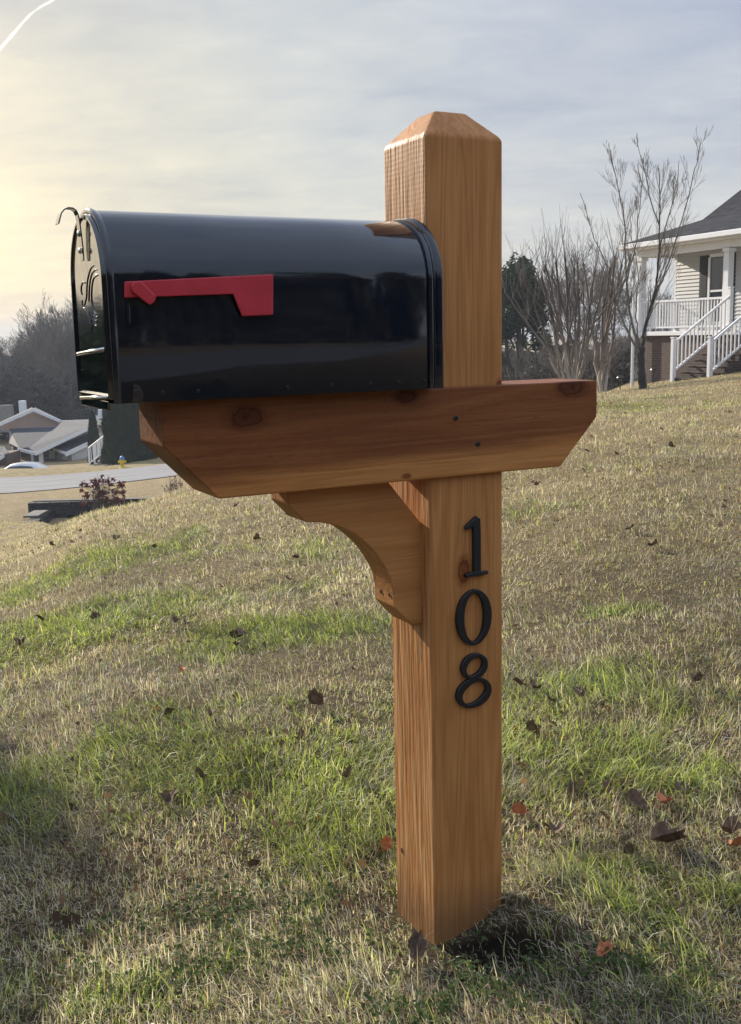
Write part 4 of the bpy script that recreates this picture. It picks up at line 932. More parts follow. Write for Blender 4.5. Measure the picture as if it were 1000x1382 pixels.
# pruned multi-stemmed trees with pale trunks
def multi_stem(name, px, py, dep, label, stems, top, rs, thin=26, sprW=1.0):
    p = P(px, py, dep); g = gz(p.x, p.y); root = empty(name, (p.x, p.y, g-.05)); tag(root, label, 'tree', 'leafless trees beside the house')
    k = dep/F_PX; T = (TB(), TB(), TB())
    for sx_, tx, ty, r in stems:      # base offset px, top offset px, top height px
        n = 9; a = Vector((sx_*k*.3, rs.uniform(-.15, .15), 0)); mid = Vector(((sx_+(tx-sx_)*.35)*k, rs.uniform(-.3, .3), ty*.33*k)); e = Vector((tx*k, rs.uniform(-.9, .9), ty*k))
        pts = [a*(1-t)**2+mid*2*t*(1-t)+e*t*t+Vector((rs.gauss(0, .025), rs.gauss(0, .025), 0))*(0 if i == 0 else 1) for i, t in enumerate([i/n for i in range(n+1)])]
        rad = [r*(1-.55*i/n) for i in range(n+1)]; T[0].seg(pts[:5], rad[:5], 6); T[1].seg(pts[4:], rad[4:], 5)
        # forks
        ends = [pts[-1]]
        for q in range(rs.randint(1, 2)):
            i = rs.randint(3, 6); d_ = Vector((rs.gauss(0, .32)*sprW, rs.gauss(0, .3), 1)).normalized(); L = (ty*k-pts[i].z)*rs.uniform(.7, 1.15)
            pp = [pts[i]+d_*L*t+Vector((rs.gauss(0, .02), 0, 0)) for t in (0, .25, .5, .75, 1)]; r1 = rad[i]*.6
            T[1].seg(pp, [r1, r1*.9, r1*.8, r1*.75, r1*.85], 5); ends.append(pp[-1]); 
            if rs.random() < .6:
                j = pp[2]; d2 = (d_+Vector((rs.gauss(0, .4), rs.gauss(0, .4), 0))).normalized(); e2 = j+d2*L*.45; T[1].seg([j, j.lerp(e2, .5), e2], [r1*.6, r1*.5, r1*.55], 4); ends.append(e2)
        for e_ in ends:            # knobby pruned end with a spray of thin shoots
            T[1].seg([e_-Vector((0, 0, .05)), e_, e_+Vector((0, 0, .05))], [r*.45, r*.62, r*.3], 5)
            for q in range(thin//6):
                d_ = Vector((rs.gauss(0, .38), rs.gauss(0, .38), 1)).normalized()
                grow((None, T[2]), rs, e_, d_, rs.uniform(.35, top), .0065, 1, 2, .4, .05, (0, 2, 2), .0030, .06, .4, .5)
        for q in range(2):
            i = rs.randint(1, 6); d_ = Vector((rs.gauss(0, .8), rs.gauss(0, .6), 1)).normalized(); grow((None, T[2]), rs, pts[i], d_, rs.uniform(.4, 1.0), .011, 1, 3, .5, .05, (0, 4, 3, 2), .0038, .07, .4, .6)
    obj('trunk', T[0].mesh('trunk', M['bark_grad']), None, root); obj('limb', T[1].mesh('limb', M['bark_grad']), None, root); obj('crown', T[2].mesh('crown', M['twig']), None, root); return root
rs = random.Random(4)
multi_stem('multi_stemmed_tree', 772, 522, 26, 'wide leafless multi stemmed tree with pale trunks and knobby pruned tops, left of the pair',
   [(-12, -42, 158, .055), (-8, -28, 176, .055), (-3, -14, 180, .05), (2, 0, 168, .05), (6, 14, 178, .05), (10, 27, 166, .045), (-14, -52, 132, .04), (0, -6, 150, .04), (8, 20, 150, .04), (-5, -22, 150, .04), (12, 34, 150, .04)], 1.0, rs)
multi_stem('multi_stemmed_tree', 812, 524, 27, 'narrower leafless multi stemmed tree with pruned tops, between the wide one and the thin tree',
   [(-6, -18, 178, .055), (-2, -4, 165, .055), (3, 10, 182, .06), (6, 20, 160, .05), (9, 8, 140, .045)], 1.3, rs, 30, .6)

# evergreens and undergrowth beyond the bank
def evergreen(name, px, pyb, dep, label, blobs, rs, mt='pine', size=.16, per=900, trunks=None, gaps=1.1, group=None, cat='tree'):
    p = P(px, pyb, dep); g = gz(p.x, p.y); root = empty(name, (p.x, p.y, g)); tag(root, label, cat, group); k = dep/F_PX
    base = g-p.z
    bl = [((x*k, y, z*k-base), (rx*k, ry, rz*k)) for x, y, z, rx, ry, rz in blobs]
    me = leaf_cloud(rs, bl, per, size, .6, gaps); me.materials.append(M[mt]); obj('crown', me, None, root)
    T = TB(); r2 = random.Random(int(px))
    hi = max(c[2]+r_[2]*.6 for c, r_ in bl)
    for tx, r in (trunks or [(0, .14)]):
        T.seg([Vector((tx*k*f**.5, r2.gauss(0, .05), -.3+(hi+.3)*f)) for f in (0, .2, .45, .7, 1)], [r, r*.85, r*.65, r*.45, r*.15], 7)
    for c, r_ in bl:
        st = Vector((c[0]*.25, 0, max(.5, c[2]-r_[2]*1.3))); e_ = Vector(c); T.seg([st, st.lerp(e_, .5)+Vector((0, 0, .1)), e_], [.06, .04, .015], 4)
    obj('trunk', T.mesh('trunk', M['bark_dark']), None, root); return root
nrs = np.random.RandomState(3)
evergreen('evergreen_tree', 700, 512, 55, 'dark round topped evergreen tree just right of the wooden post', [(0,0,140,24,1.3,24),(-14,.4,118,22,1.2,26),(16,-.3,112,20,1.1,24),(4,0,90,30,1.4,24),(-22,.2,70,18,1,22),(24,0,78,18,1,20),(30,.3,52,16,1,14),(-6,0,55,20,1,16),(44,0,30,18,1,16),(-30,.5,30,14,1,14)], nrs, trunks=[(0, .2), (-26, .14), (8, .12)], per=2600, size=.15, gaps=1.4)
evergreen('evergreen_tree', 640, 512, 60, 'dark evergreen mostly hidden behind the wooden post', [(0,0,130,30,1.5,30),(20,.4,90,24,1.2,26),(-20,.4,80,24,1.2,26),(0,0,50,34,1.5,24)], nrs, trunks=[(0, .2)], per=1500, size=.18, gaps=1.2)
UG = 'tangled brown shrubs growing beyond the bank'
for i, (px, dep, w, h, lab) in enumerate([(745, 48, 36, 62, 'low dark leafless thicket behind the wide pruned tree'), (790, 46, 36, 74, 'brown thicket between the two pruned trees'), (828, 44, 30, 80, 'brown thicket behind the thin bare tree'), (862, 48, 26, 82, 'brown thicket seen left of the porch corner column'), (893, 56, 26, 92, 'dark shrub seen through the open end of the porch'), (715, 60, 34, 50, 'low dark thicket right of the post behind the evergreen')]):
    r2 = random.Random(50+i); p = P(px, 520, dep); root = empty('thicket', (p.x, p.y, gz(p.x, p.y))); tag(root, lab, 'shrub', UG); k = dep/F_PX; T = TB(); zt_g = P(px, 520, dep).z-root.location.z
    for q in range(26):
        grow((None, T), r2, Vector((r2.uniform(-w, w)*k, r2.uniform(-.8, .8), -.2)), Vector((r2.gauss(0, .3), r2.gauss(0, .3), 1)).normalized(), (h*k+zt_g)*r2.uniform(.35, .62), .035, 1, 4, .55, .04, (0, 5, 4, 3), .006, .1, .4, .62)
    obj('branches', T.mesh('branches', M['twig']), None, root)
    me = leaf_cloud(nrs, [((0, 0, zt_g+h*k*.20), (w*k*1.1, 1.0, h*k*.40+.5)), ((w*k*.5, 0, zt_g+h*k*.45), (w*k*.5, .8, h*k*.25)), ((-w*k*.5, 0, zt_g+h*k*.40), (w*k*.5, .8, h*k*.25))], 1500, .09, .8, 2.2); me.materials.append(M['brush']); obj('foliage', me, None, root)
# taller bare trees rising behind the thicket on the right, and behind the house
r3 = random.Random(77)
def proto_bare(seed, H, spread, upw, r, rmin, mt=('bark', 'twig_far'), nch=(10, 7, 5, 4), trunkf=.6, ratio=.58):
    r2 = random.Random(seed); T = (TB(), TB()); grow(T, r2, Vector((0, 0, -.4)), Vector((0, 0, 1)), H*trunkf, r, 0, 4, spread, upw, nch, rmin, .06, .3, ratio)
    return T[0].mesh('trunk', M[mt[0]]), T[1].mesh('crown', M[mt[1]])
PB = [proto_bare(s, 13, sp, uw, .22, .015) for s, sp, uw in ((1, .62, .05), (2, .52, .07), (3, .72, .04), (4, .58, .06))]
def place_bare(k, loc, sc_, rz, label, group, name='bare_tree'):
    root = empty(name, loc, rz); root.scale = (sc_*r3.uniform(.85, 1.1), sc_*r3.uniform(.85, 1.1), sc_); tag(root, label, 'tree', group)
    for nm, me in zip(('trunk', 'crown'), PB[k]):
        o = bpy.data.objects.new(nm, me); COL.objects.link(o); o.parent = root
    return root
for px, dep, ytop in ((728, 62, 345), (752, 70, 328), (775, 58, 352), (798, 66, 340), (822, 60, 330), (848, 64, 372), (888, 70, 372), (902, 62, 400)):
    p = P(px, 515, dep); g = gz(p.x, p.y); h = P(px, ytop, dep).z-g
    place_bare(r3.randint(0, 3), (p.x, p.y, g), h/13.5, r3.uniform(0, 6), 'tall leafless tree far behind the pruned trees and the house', 'leafless trees far behind the house')

# woods on the far side of the valley
FW = 'leafless trees in the woods across the valley'
for i in range(74):
    px = r3.uniform(-60, 150) if i % 5 else r3.uniform(150, 620); dep = r3.uniform(105, 230)
    p = P(px, 500, dep); g = gz(p.x, p.y)
    base_top = 452 - 38*math.exp(-((px-95)/40)**2)+8*math.sin(px*.11)
    ytop = base_top+r3.uniform(-14, 42); h = P(px, ytop, dep).z-g
    place_bare(r3.randint(0, 3), (p.x, p.y, g-.3), h/13.5, r3.uniform(0, 6), 'leafless grey tree in the woods across the valley', FW)
for px, ytop, dep in ((92, 375, 120), (52, 395, 125), (75, 402, 118), (108, 392, 112)):
    p = P(px, 500, dep); g = gz(p.x, p.y); h = P(px, ytop, dep).z-g
    place_bare(r3.randint(0, 3), (p.x, p.y, g-.3), h/13.5, r3.uniform(0, 6), 'tall leafless tree standing above the far woods, left of the mailbox door', 'taller trees above the far woods')
# dense lower growth of that wood, one mass nobody could count
nr2 = np.random.RandomState(8); bl = []
for i in range(150):
    px = nr2.uniform(-260, 700); dep = nr2.uniform(100, 240); p = P(px, 500, dep); g = gz(p.x, p.y); top = P(px, 500+nr2.uniform(-30, 36), dep).z; hh = max(2.0, top-g)
    bl.append(((p.x, p.y, g+hh*.45), (nr2.uniform(3.5, 7), 3.0, hh*.55)))
for i in range(120):
    a_ = R(nr2.uniform(-78, -27)); dep = nr2.uniform(85, 150); x_, y_ = dep*math.sin(a_), dep*math.cos(a_); g = gz(x_, y_); hh = nr2.uniform(9, 15); bl.append(((x_, y_, g+hh*.45), (5, 4.0, hh*.55)))
for i in range(46):
    px = nr2.uniform(600, 940); dep = nr2.uniform(64, 90); p = P(px, 500, dep); g = gz(p.x, p.y); top = P(px, 478+nr2.uniform(-16, 16), dep).z; hh = max(2.0, top-g)
    bl.append(((p.x, p.y, g+hh*.4), (nr2.uniform(1.6, 3), 1.5, hh*.6)))
me = leaf_cloud(nr2, bl, 330, .26, .8, .35); me.materials.append(M['far_wood']); o = obj('far_woodland', me); tag(o, 'hazy brown and grey undergrowth of the woods across the valley', 'woodland', kind='stuff')
for px, ytop, dep, w, lab in ((18, 462, 150, 5, 'dark evergreen among the far grey trees at the left edge'), (72, 455, 140, 6, 'dark evergreen in the far woods left of the mailbox door'), (97, 468, 150, 5, 'dark evergreen close to the mailbox door in the far woods')):
    p = P(px, 520, dep); g = gz(p.x, p.y); h = P(px, ytop, dep).z-g; root = empty('evergreen_tree', (p.x, p.y, g)); tag(root, lab, 'tree')
    me = leaf_cloud(nr2, [((0, 0, h*.35), (w*.8, w*.6, h*.3)), ((0, 0, h*.6), (w*.6, w*.5, h*.28)), ((.5, 0, h*.8), (w*.4, w*.3, h*.2))], 60, .6, .7, .5); me.materials.append(M['pine']); obj('crown', me, None, root)
    bm = bmesh.new(); tube(bm, [(0, 0, -.5), (0, 0, h*.8)], [.3, .08], 6); obj('trunk', bm, M['bark_dark'], root)

# ------------------------------------------------------------------ houses across the street
def poly(name, pts, th, mt, par, loc):
    """thin solid slab through 3-D points, thickness vector th"""
    bm = bmesh.new(); prism(bm, [Vector(p)-loc for p in pts], th); return obj(name, bm, mt, par)
lp = P(48, 640, 78); L0 = Vector((lp.x, lp.y, gz(lp.x, lp.y))); fh = empty('ranch_house', L0)
tag(fh, 'low ranch house with grey roofs, a pinkish gable and a columned porch across the street', 'house')
up_ = Vector((0, 0, -.18))
A_ = P(128, 563, 80); C_ = P(48, 610, 76); E_ = P(26, 604.6, 79); Vb = P(39, 604, 77.6); Vt = P(75.5, 576, 84); R0 = P(82, 567.5, 86); RR_ = P(130, 562, 84)
poly('roof', [C_, P(124, 574, 80), P(124, 566, 83.5), R0, Vt, Vb], up_, M['shingle_grey'], fh, L0)
poly('porch_roof', [P(12.5, 578.6, 86), P(75.5, 576.3, 84), Vb+Vector((.02, 0, .02)), E_, ], up_, M['shingle_blue'], fh, L0)
poly('porch_gable', [P(12.5, 579, 86), P(26, 605, 79), P(12, 598, 83)], (0, .3, 0), M['concrete'], fh, L0)  # white siding gable; its shade is put into the darker grey colour
poly('gable_wall', [P(2, 576, 86.3), P(45, 555, 86.3), P(84, 570, 86.3), P(84, 579, 86.3), P(2, 580, 86.3)], (0, .3, 0), vary('pinkish_stucco', (.33, .25, .215), (.37, .28, .24), 2, .9), fh, L0)
poly('main_roof', [P(45, 551.5, 86), P(-14, 578, 86), P(-14, 576, 90), P(43, 549.5, 90)], (0, .2, -.15), M['shingle_grey'], fh, L0)
poly('main_roof', [P(45, 551.5, 85.9), P(84, 568, 85.9), P(83, 567, 90), P(47, 549.5, 90)], (0, .2, -.15), M['shingle_grey'], fh, L0)
def board(name, a, b_, w, par, loc, mt='white', y=-.08):
    a = Vector(a); b_ = Vector(b_); bm = bmesh.new(); prism(bm, [a-loc+Vector((0, y, 0)), b_-loc+Vector((0, y, 0)), b_-loc+Vector((0, y, -w)), a-loc+Vector((0, y, -w))], (0, .1, 0)); return obj(name, bm, M[mt], par)
board('rake_board', P(45, 551, 85.8), P(-14, 577, 85.8), .26, fh, L0); board('rake_board', P(45, 551, 85.8), P(83, 567.2, 85.8), .26, fh, L0)
board('rake_board', C_+Vector((0, 0, .03)), P(124, 574, 80)+Vector((0, 0, .03)), .30, fh, L0); board('eave_board', E_, C_, .24, fh, L0)
board('ridge_board', R0, P(124, 566, 83.5), .08, fh, L0)
# wing with a white gable wall
poly('wing_roof', [P(73, 605, 79), P(88.5, 610.5, 77), P(124, 594, 80), P(124, 580, 82)], up_, M['shingle_blue'], fh, L0)
board('rake_board', P(88.5, 610, 76.9), P(124, 593.5, 79.9), .36, fh, L0); board('eave_board', P(72, 604.6, 79), P(88.5, 610, 76.9), .2, fh, L0)
poly('wing_wall', [P(97, 609.8, 78), P(124, 597, 80.2), P(124, 640, 80.2), P(97, 640, 78)], (0, 3, 0), M['siding_far'], fh, L0)
poly('wing_wall', [P(78, 609, 79.6), P(97, 610.6, 78.03), P(97, 640, 78.03), P(78, 640, 79.6)], (0, 2, 0), M['siding_far'], fh, L0)
poly('soffit_panel', [P(60, 605.5, 79), P(90, 591, 80.5), P(124, 577, 81.5), P(124, 582, 81.5), P(74, 606, 79.2)], (0, .15, 0), M['concrete'], fh, L0)
poly('half_round_vent', [P(83, 620, 78.9), P(85, 615, 78.8), P(88, 614, 78.6), P(91, 618, 78.3), P(91, 622, 78.3)], (0, .08, 0), M['white'], fh, L0)
poly('porch_back_wall', [P(14, 598, 83), P(78, 605, 83), P(78, 640, 83), P(14, 640, 83)], (0, .3, 0), M['brick_far'], fh, L0)
poly('dark_window', [P(18, 607, 82.7), P(25, 607.5, 82.7), P(25, 636, 82.7), P(18, 636, 82.7)], (0, .15, 0), M['glass'], fh, L0)
poly('dark_door', [P(57, 609, 82.6), P(66, 609.5, 82.6), P(66, 636, 82.6), P(57, 636, 82.6)], (0, .15, 0), M['shutter'], fh, L0)
for px, dd_, py, w in ((16.3, 82, 603, .08), (25.3, 79.2, 605, .09), (43, 78, 608, .09), (55, 77, 611, .14), (67.5, 80, 608, .08), (71.3, 80, 608, .08)):
    a = P(px, py, dd_); bm = bmesh.new(); bx(bm, a.x-w-L0.x, a.x+w-L0.x, a.y-w-L0.y, a.y+w-L0.y, -.5, a.z-L0.z); bevel(obj('porch_column', bm, M['white'], fh), .02)
a = P(28.5, 541, 92); bm = bmesh.new(); bx(bm, a.x-.25-L0.x, a.x+.25-L0.x, a.y-L0.y, a.y+.6-L0.y, a.z-2-L0.z, a.z-L0.z); obj('vent_stack', bm, M['white'], fh)
a = P(3, 547, 96); bm = bmesh.new(); bx(bm, a.x-2.4-L0.x, a.x+.75-L0.x, a.y-L0.y, a.y+.8-L0.y, a.z-2.5-L0.z, a.z-L0.z); obj('chimney', bm, M['concrete'], fh)
# a neighbour cut by the left edge
lp = P(-10, 640, 74); N0 = Vector((lp.x, lp.y, gz(lp.x, lp.y))); nh = empty('brick_house', N0); tag(nh, 'brown brick house corner cut off by the left edge of the picture', 'house')
poly('wall', [P(-60, 617, 75), P(9, 613, 75), P(9, 645, 75), P(-60, 645, 75)], (0, 3, 0), M['brick_far'], nh, N0)
poly('roof', [P(-60, 622, 74), P(0, 616.5, 74), P(10.5, 609, 76), P(5, 602, 81), P(-60, 600, 81)], up_, M['shingle_blue'], nh, N0)
board('rake_board', P(0, 616, 73.9), P(10.5, 608.6, 75.9), .28, nh, N0)
# two houses up in the far woods
for (px0, px1, yr, ye, yb_, dep, lab) in ((8, 66, 500, 513, 530, 128, 'long dim house low in the far woods with a grey roof'), (76, 98, 509, 518, 534, 122, 'small pale house in the far woods beside the mailbox door')):
    c = P((px0+px1)/2, yb_, dep); g0 = Vector((c.x, c.y, c.z)); r_ = empty('wooded_house', g0); tag(r_, lab, 'house')
    poly('wall', [P(px0, ye, dep), P(px1, ye, dep), P(px1, yb_+40, dep), P(px0, yb_+40, dep)], (0, 6, 0), M['brick_far'] if px0 < 50 else M['siding_far'], r_, g0)
    poly('roof', [P(px0-2, ye, dep-.4), P(px1+2, ye, dep-.4), P(px1-3, yr, dep+4), P(px0+3, yr, dep+4)], (0, .1, -.2), M['shingle_grey'], r_, g0)
    for q in (.25, .6):
        x_ = px0+(px1-px0)*q; w_ = (px1-px0)*.09; wn_ = poly('window', [P(x_-w_, ye+3, dep-.02), P(x_+w_, ye+3, dep-.02), P(x_+w_, ye+9, dep-.02), P(x_-w_, ye+9, dep-.02)], (0, .1, 0), M['glass'], r_, g0)
# carport with a bright metal roof edge in the woods
c = P(60, 540, 112); g0 = Vector((c.x, c.y, c.z)); r_ = empty('carport', g0); tag(r_, 'low carport with a bright white roof edge in front of the far woods', 'carport')
poly('roof', [P(50, 533, 112), P(58, 533.5, 112), P(69, 537, 112), P(69, 534, 116), P(56, 530.5, 116), P(50, 531, 116)], (0, 0, -.12), M['white'], r_, g0)
for px in (52, 67):
    a = P(px, 536, 112.5); bm = bmesh.new(); bx(bm, a.x-g0.x-.1, a.x-g0.x+.1, .3, .5, -2.5, a.z-g0.z); obj('post', bm, M['white'], r_)

# garden stair with white railings between the house and the tall cypress
s0 = P(120, 630, 70); zg = gz(s0.x, 70); st = empty('garden_stair', (s0.x, 70, zg)); tag(st, 'short flight of steps with white railings beside the tall cypress across the street', 'stair')
k = 70/F_PX
bm = bmesh.new(); nS = 7; zb = P(124, 631, 70).z-zg; zt2 = P(148, 602, 71).z-zg
for q in range(nS):
    bx(bm, (6+q*22/nS)*k, 36*k, .3+q*.12, 2.2, zb-.6 if q == 0 else zb+(zt2-zb)*(q)/nS-.003, zb+(zt2-zb)*(q+1)/nS)
obj('steps', bm, M['concrete'], st)
for yy, dx_, lab in ((.2, 0, 0), (2.1, -3, 1)):
    rl = empty('stair_railing'); rl.parent = st
    A0 = Vector((dx_*k, yy, P(118, 605, 70).z-zg)); B0 = Vector(((30+dx_)*k, yy, P(148, 583, 70).z-zg)); lo = Vector((0, 0, -1.05))
    bm = bmesh.new(); tube(bm, [A0, B0], .055, 6); tube(bm, [A0+lo, B0+lo], .045, 6); obj('handrail', bm, M['white'], rl)
    for q in range(11):
        pnt = A0.lerp(B0, q/10); bm = bmesh.new(); w = .055 if q % 5 == 0 else .026; bx(bm, pnt.x-w, pnt.x+w, pnt.y-w, pnt.y+w, pnt.z-1.05-(.25 if q == 0 else 0), pnt.z); obj('baluster', bm, M['white'], rl)
# cypresses
def column_tree(px0, px1, ytop, ybot, dep, lab, seed, cone=1.6, flare=0.0):
    c = P((px0+px1)/2, ybot, dep); g = gz(c.x, c.y); root = empty('cypress', (c.x, c.y, g)); tag(root, lab, 'tree', 'clipped evergreens across the street'); k = dep/F_PX
    hw_ = (px1-px0)/2*k; h = P(px0, ytop, dep).z-g; rs_ = np.random.RandomState(seed); n = int(15000*hw_*h/4)
    f = rs_.rand(n); prof_ = (1-f**cone)**.6; prof_ = prof_*(1+flare*np.clip(.28-f, 0, 1)); an = rs_.rand(n)*2*PI; rr_ = hw_*prof_*(.80+.20*rs_.rand(n)**.5)*(1+.06*np.sin(an*3+f*9)+.05*np.sin(an*7+f*23))
    pt = np.stack([np.cos(an)*rr_, np.sin(an)*rr_*.9, f*h], 1); a_ = np.stack([np.cos(an)*.5, np.sin(an)*.5, np.ones(n)], 1)+rs_.normal(size=(n, 3))*.35; a_ /= np.linalg.norm(a_, axis=1)[:, None]
    b_ = np.stack([-np.sin(an), np.cos(an), np.zeros(n)], 1)+rs_.normal(size=(n, 3))*.3; s = .10*rs_.uniform(.6, 1.5, (n, 1))
    q = np.stack([pt-b_*s*.5, pt+a_*s*1.4-b_*s*.1, pt+a_*s*1.4+b_*s*.1, pt+b_*s*.5], 1); me = mesh_np('crown', q.reshape(-1, 3), np.arange(n*4).reshape(-1, 4), 4); me.materials.append(M['cypress']); obj('crown', me, None, root)
    bm = bmesh.new(); tube(bm, [(0, 0, -.5), (0, 0, h*.85)], [hw_*.72, hw_*.2], 8); obj('trunk', bm, M['bark_dark'], root)
column_tree(119.5, 138, 556, 625, 73, 'narrow pointed cypress in front of the white house wall', 2, 1.1)
column_tree(143.5, 204, 500, 630, 66, 'tall broad dark cypress behind the fire hydrant', 3, 3.0, .9)
column_tree(196, 232, 560, 628, 70, 'lower dark evergreen shrub mostly hidden behind the beam, right of the broad cypress', 4, 2.0)
# another house behind the cypress: roof edge between the two cypresses and a low white piece to the right
c = P(140, 620, 88); g0 = Vector((c.x, c.y, gz(c.x, c.y))); r_ = empty('pale_house', g0); tag(r_, 'pale house with a light roof showing between the two cypresses', 'house')
poly('wall', [P(128, 572, 88), P(215, 566, 88), P(215, 640, 88), P(128, 640, 88)], (0, 6, 0), M['siding_far'], r_, g0)
poly('roof', [P(124, 574, 87.5), P(218, 568, 87.5), P(214, 553, 92), P(127, 561, 92)], up_, M['shingle_grey'], r_, g0)
poly('vent', [P(132, 553, 90), P(136, 553, 90), P(136, 565, 90), P(132, 565, 90)], (0, .4, 0), M['white'], r_, g0)

# ------------------------------------------------------------------ hydrant, car, red shrub
p = P(165.5, 634.5, 59.3); hz = gz(p.x, p.y)
hy = empty('fire_hydrant', (p.x, p.y, hz)); tag(hy, 'yellow fire hydrant with a blue bonnet on the verge across the street', 'fire hydrant')
yel = vary('yellow_hydrant_paint', (.62, .46, .03), (.72, .55, .05), 6, .5); blu = mat('blue_hydrant_paint', (.05, .17, .42), .45)
bm = bmesh.new(); lathe(bm, [(.17, -.25), (.17, .03), (.11, .05), (.11, .10), (.105, .42), (.15, .44), (.15, .48)], n=16); obj('barrel', bm, yel, hy, True)
for s in (-1, 1):
    bm = bmesh.new(); tube(bm, [(0, 0, .34), (s*.17, 0, .34), (s*.18, 0, .34), (s*.22, 0, .34)], [.06, .06, .075, .075], 12); obj('nozzle', bm, yel, hy)
bm = bmesh.new(); tube(bm, [(0, 0, .34), (0, -.20, .34), (0, -.21, .34), (0, -.26, .34)], [.075, .075, .095, .095], 12); obj('nozzle', bm, yel, hy)
bm = bmesh.new(); lathe(bm, [(.15, .481), (.145, .53), (.11, .62), (.06, .66), (.03, .67), (.03, .72)], n=16); obj('bonnet', bm, blu, hy, True)

cpt = P(32, 640, 71.5); cz_ = P(32, 624, 71.5).z-1.5
car = empty('parked_car', (cpt.x, cpt.y, cz_), R(-4)); tag(car, 'silver white car whose curved roof shows above the far verge', 'car')
sil = [(-2.25, .30), (-2.3, .62), (-2.15, .82), (-1.35, .95), (-.62, 1.38), (.1, 1.45), (.9, 1.40), (1.7, 1.02), (2.15, .92), (2.25, .6), (2.2, .30)]
bm = bmesh.new()
rgs = []
for y, s in ((-.85, .0), (-.80, .03), (-.62, .06), (0, .08), (.62, .06), (.80, .03), (.85, .0)):
    ins = {-.85: .10, -.80: .04}.get(-abs(y), 0)
    rgs.append([bm.verts.new((x*(1-ins*.2), y*(1-.18*max(0, z-.9)/.5), z*(1-ins*.25)+(s if z > 1 else 0))) for x, z in sil])
for a, b_ in zip(rgs, rgs[1:]):
    for k_ in range(len(sil)): bm.faces.new((a[k_], a[(k_+1) % len(sil)], b_[(k_+1) % len(sil)], b_[k_]))
bm.faces.new(rgs[0][::-1]); bm.faces.new(rgs[-1]); bmesh.ops.recalc_face_normals(bm, faces=bm.faces)
obj('body', bm, mat('silver_car_paint', (.62, .63, .65), .25, metal=.3, coat=.6), car, True)
bm = bmesh.new(); prism(bm, [(-1.25, -.86, .95), (-.58, -.80, 1.30), (.1, -.79, 1.36), (.85, -.80, 1.31), (1.45, -.86, .98)], (0, .03, 0)); obj('side_window', bm, M['glass'], car)
for x in (-1.4, 1.35):
    for y in (-.80, .62):
        bm = bmesh.new(); tube(bm, [(x, y, .32), (x, y+.18, .32)], .32, 20); w_ = obj('wheel', bm, mat('tyre_rubber', (.02, .02, .02), .8) if x < -1 and y < 0 else bpy.data.materials['tyre_rubber'], car)
        bm = bmesh.new(); tube(bm, [(x, y-.01, .32), (x, y+.19, .32)], .19, 16); obj('hub_cap', bm, M['chrome'], w_)

def red_shrub(px, py, dep, lab, n, sc_, seed):
    p = P(px, py, dep); root = empty('red_shrub', (p.x, p.y, p.z)); tag(root, lab, 'shrub'); r2 = random.Random(seed); k = dep/F_PX*sc_; T = TB(); bl = []
    for q in range(n):
        x = r2.uniform(-32, 32); h = r2.uniform(2, 36)-abs(x)*.30; e_ = Vector((x*k, r2.uniform(-.4, .4), h*k))
        T.seg([Vector((x*k*.6, 0, -.6)), e_*.5, e_], [.009, .007, .005], 3)
        bl.append((tuple(e_), (.09*sc_, .10*sc_, .10*sc_)))
    for q in range(16):
        x = r2.uniform(-18, 22); e_ = Vector(((x+r2.uniform(-5, 5))*k, .1, r2.uniform(28, 42)*k)); T.seg([Vector((x*k*.9, 0, .2)), e_], [.008, .004], 3)
    me = leaf_cloud(np.random.RandomState(seed), bl, 9000, .07, 1, 0); me.materials.append(M['redleaf']); obj('foliage', me, None, root)
    me = leaf_cloud(np.random.RandomState(seed+1), [((0, 0, 4*k), (30*k, .4, 18*k))], 3600, .05, 1, 2); me.materials.append(M['brush']); obj('dry_foliage', me, None, root)
    obj('stem', T.mesh('stem', M['twig']), None, root)
red_shrub(140, 674, 39.3, 'dark red leafed shrub growing at the end of the stone wall', 60, .88, 5)
red_shrub(236, 660, 40.5, 'small dark red shrub peeping over the bank under the beam', 8, .5, 9)

# ------------------------------------------------------------------ fallen leaves
lf1 = vary('dead_leaf_brown', (.075, .045, .030), (.22, .145, .095), 40, .8); lf2 = vary('dead_leaf_orange', (.34, .11, .045), (.50, .20, .09), 40, .7); lf3 = vary('dead_leaf_grey', (.16, .13, .115), (.26, .22, .19), 40, .8)
def leaf_mesh(seed):
    r2 = random.Random(seed); bm = bmesh.new(); n = 14; c = bm.verts.new((0, 0, .003)); ring = []; mid = []
    fold = r2.uniform(.15, .55); cx_, cy_ = r2.uniform(-.3, .3), r2.uniform(-.2, .2)
    for k in range(n):
        a = 2*PI*k/n; lob = 1.0 if k % 2 == 0 else .80; lob *= r2.uniform(.7, 1.12)*(1.15 if abs(math.sin(a)) < .5 else .9)
        for rr_, L_ in ((.5, mid), (1.0, ring)):
            x, y = math.cos(a)*lob*rr_*.04, math.sin(a)*lob*rr_*.036
            L_.append(bm.verts.new((x, y, abs(y)*fold*1.9+.020*rr_*max(0, math.sin(a*1.0+seed*2))+r2.uniform(0, .014)*rr_)))
    for k in range(n):
        k2 = (k+1) % n; bm.faces.new((c, mid[k], mid[k2])); bm.faces.new((mid[k], ring[k], ring[k2], mid[k2]))
    tube(bm, [(-.03, 0, .004), (-.06, .004, .012), (-.075, .012, .02)], .0009, 4)
    me = bpy.data.meshes.new('leaf'); bm.to_mesh(me); bm.free(); return me
LM = {(s, m_.name): None for s in range(4) for m_ in (lf1, lf2, lf3)}
for (s, mn) in LM:
    me = leaf_mesh(s); me.materials.append(bpy.data.materials[mn]); LM[(s, mn)] = me
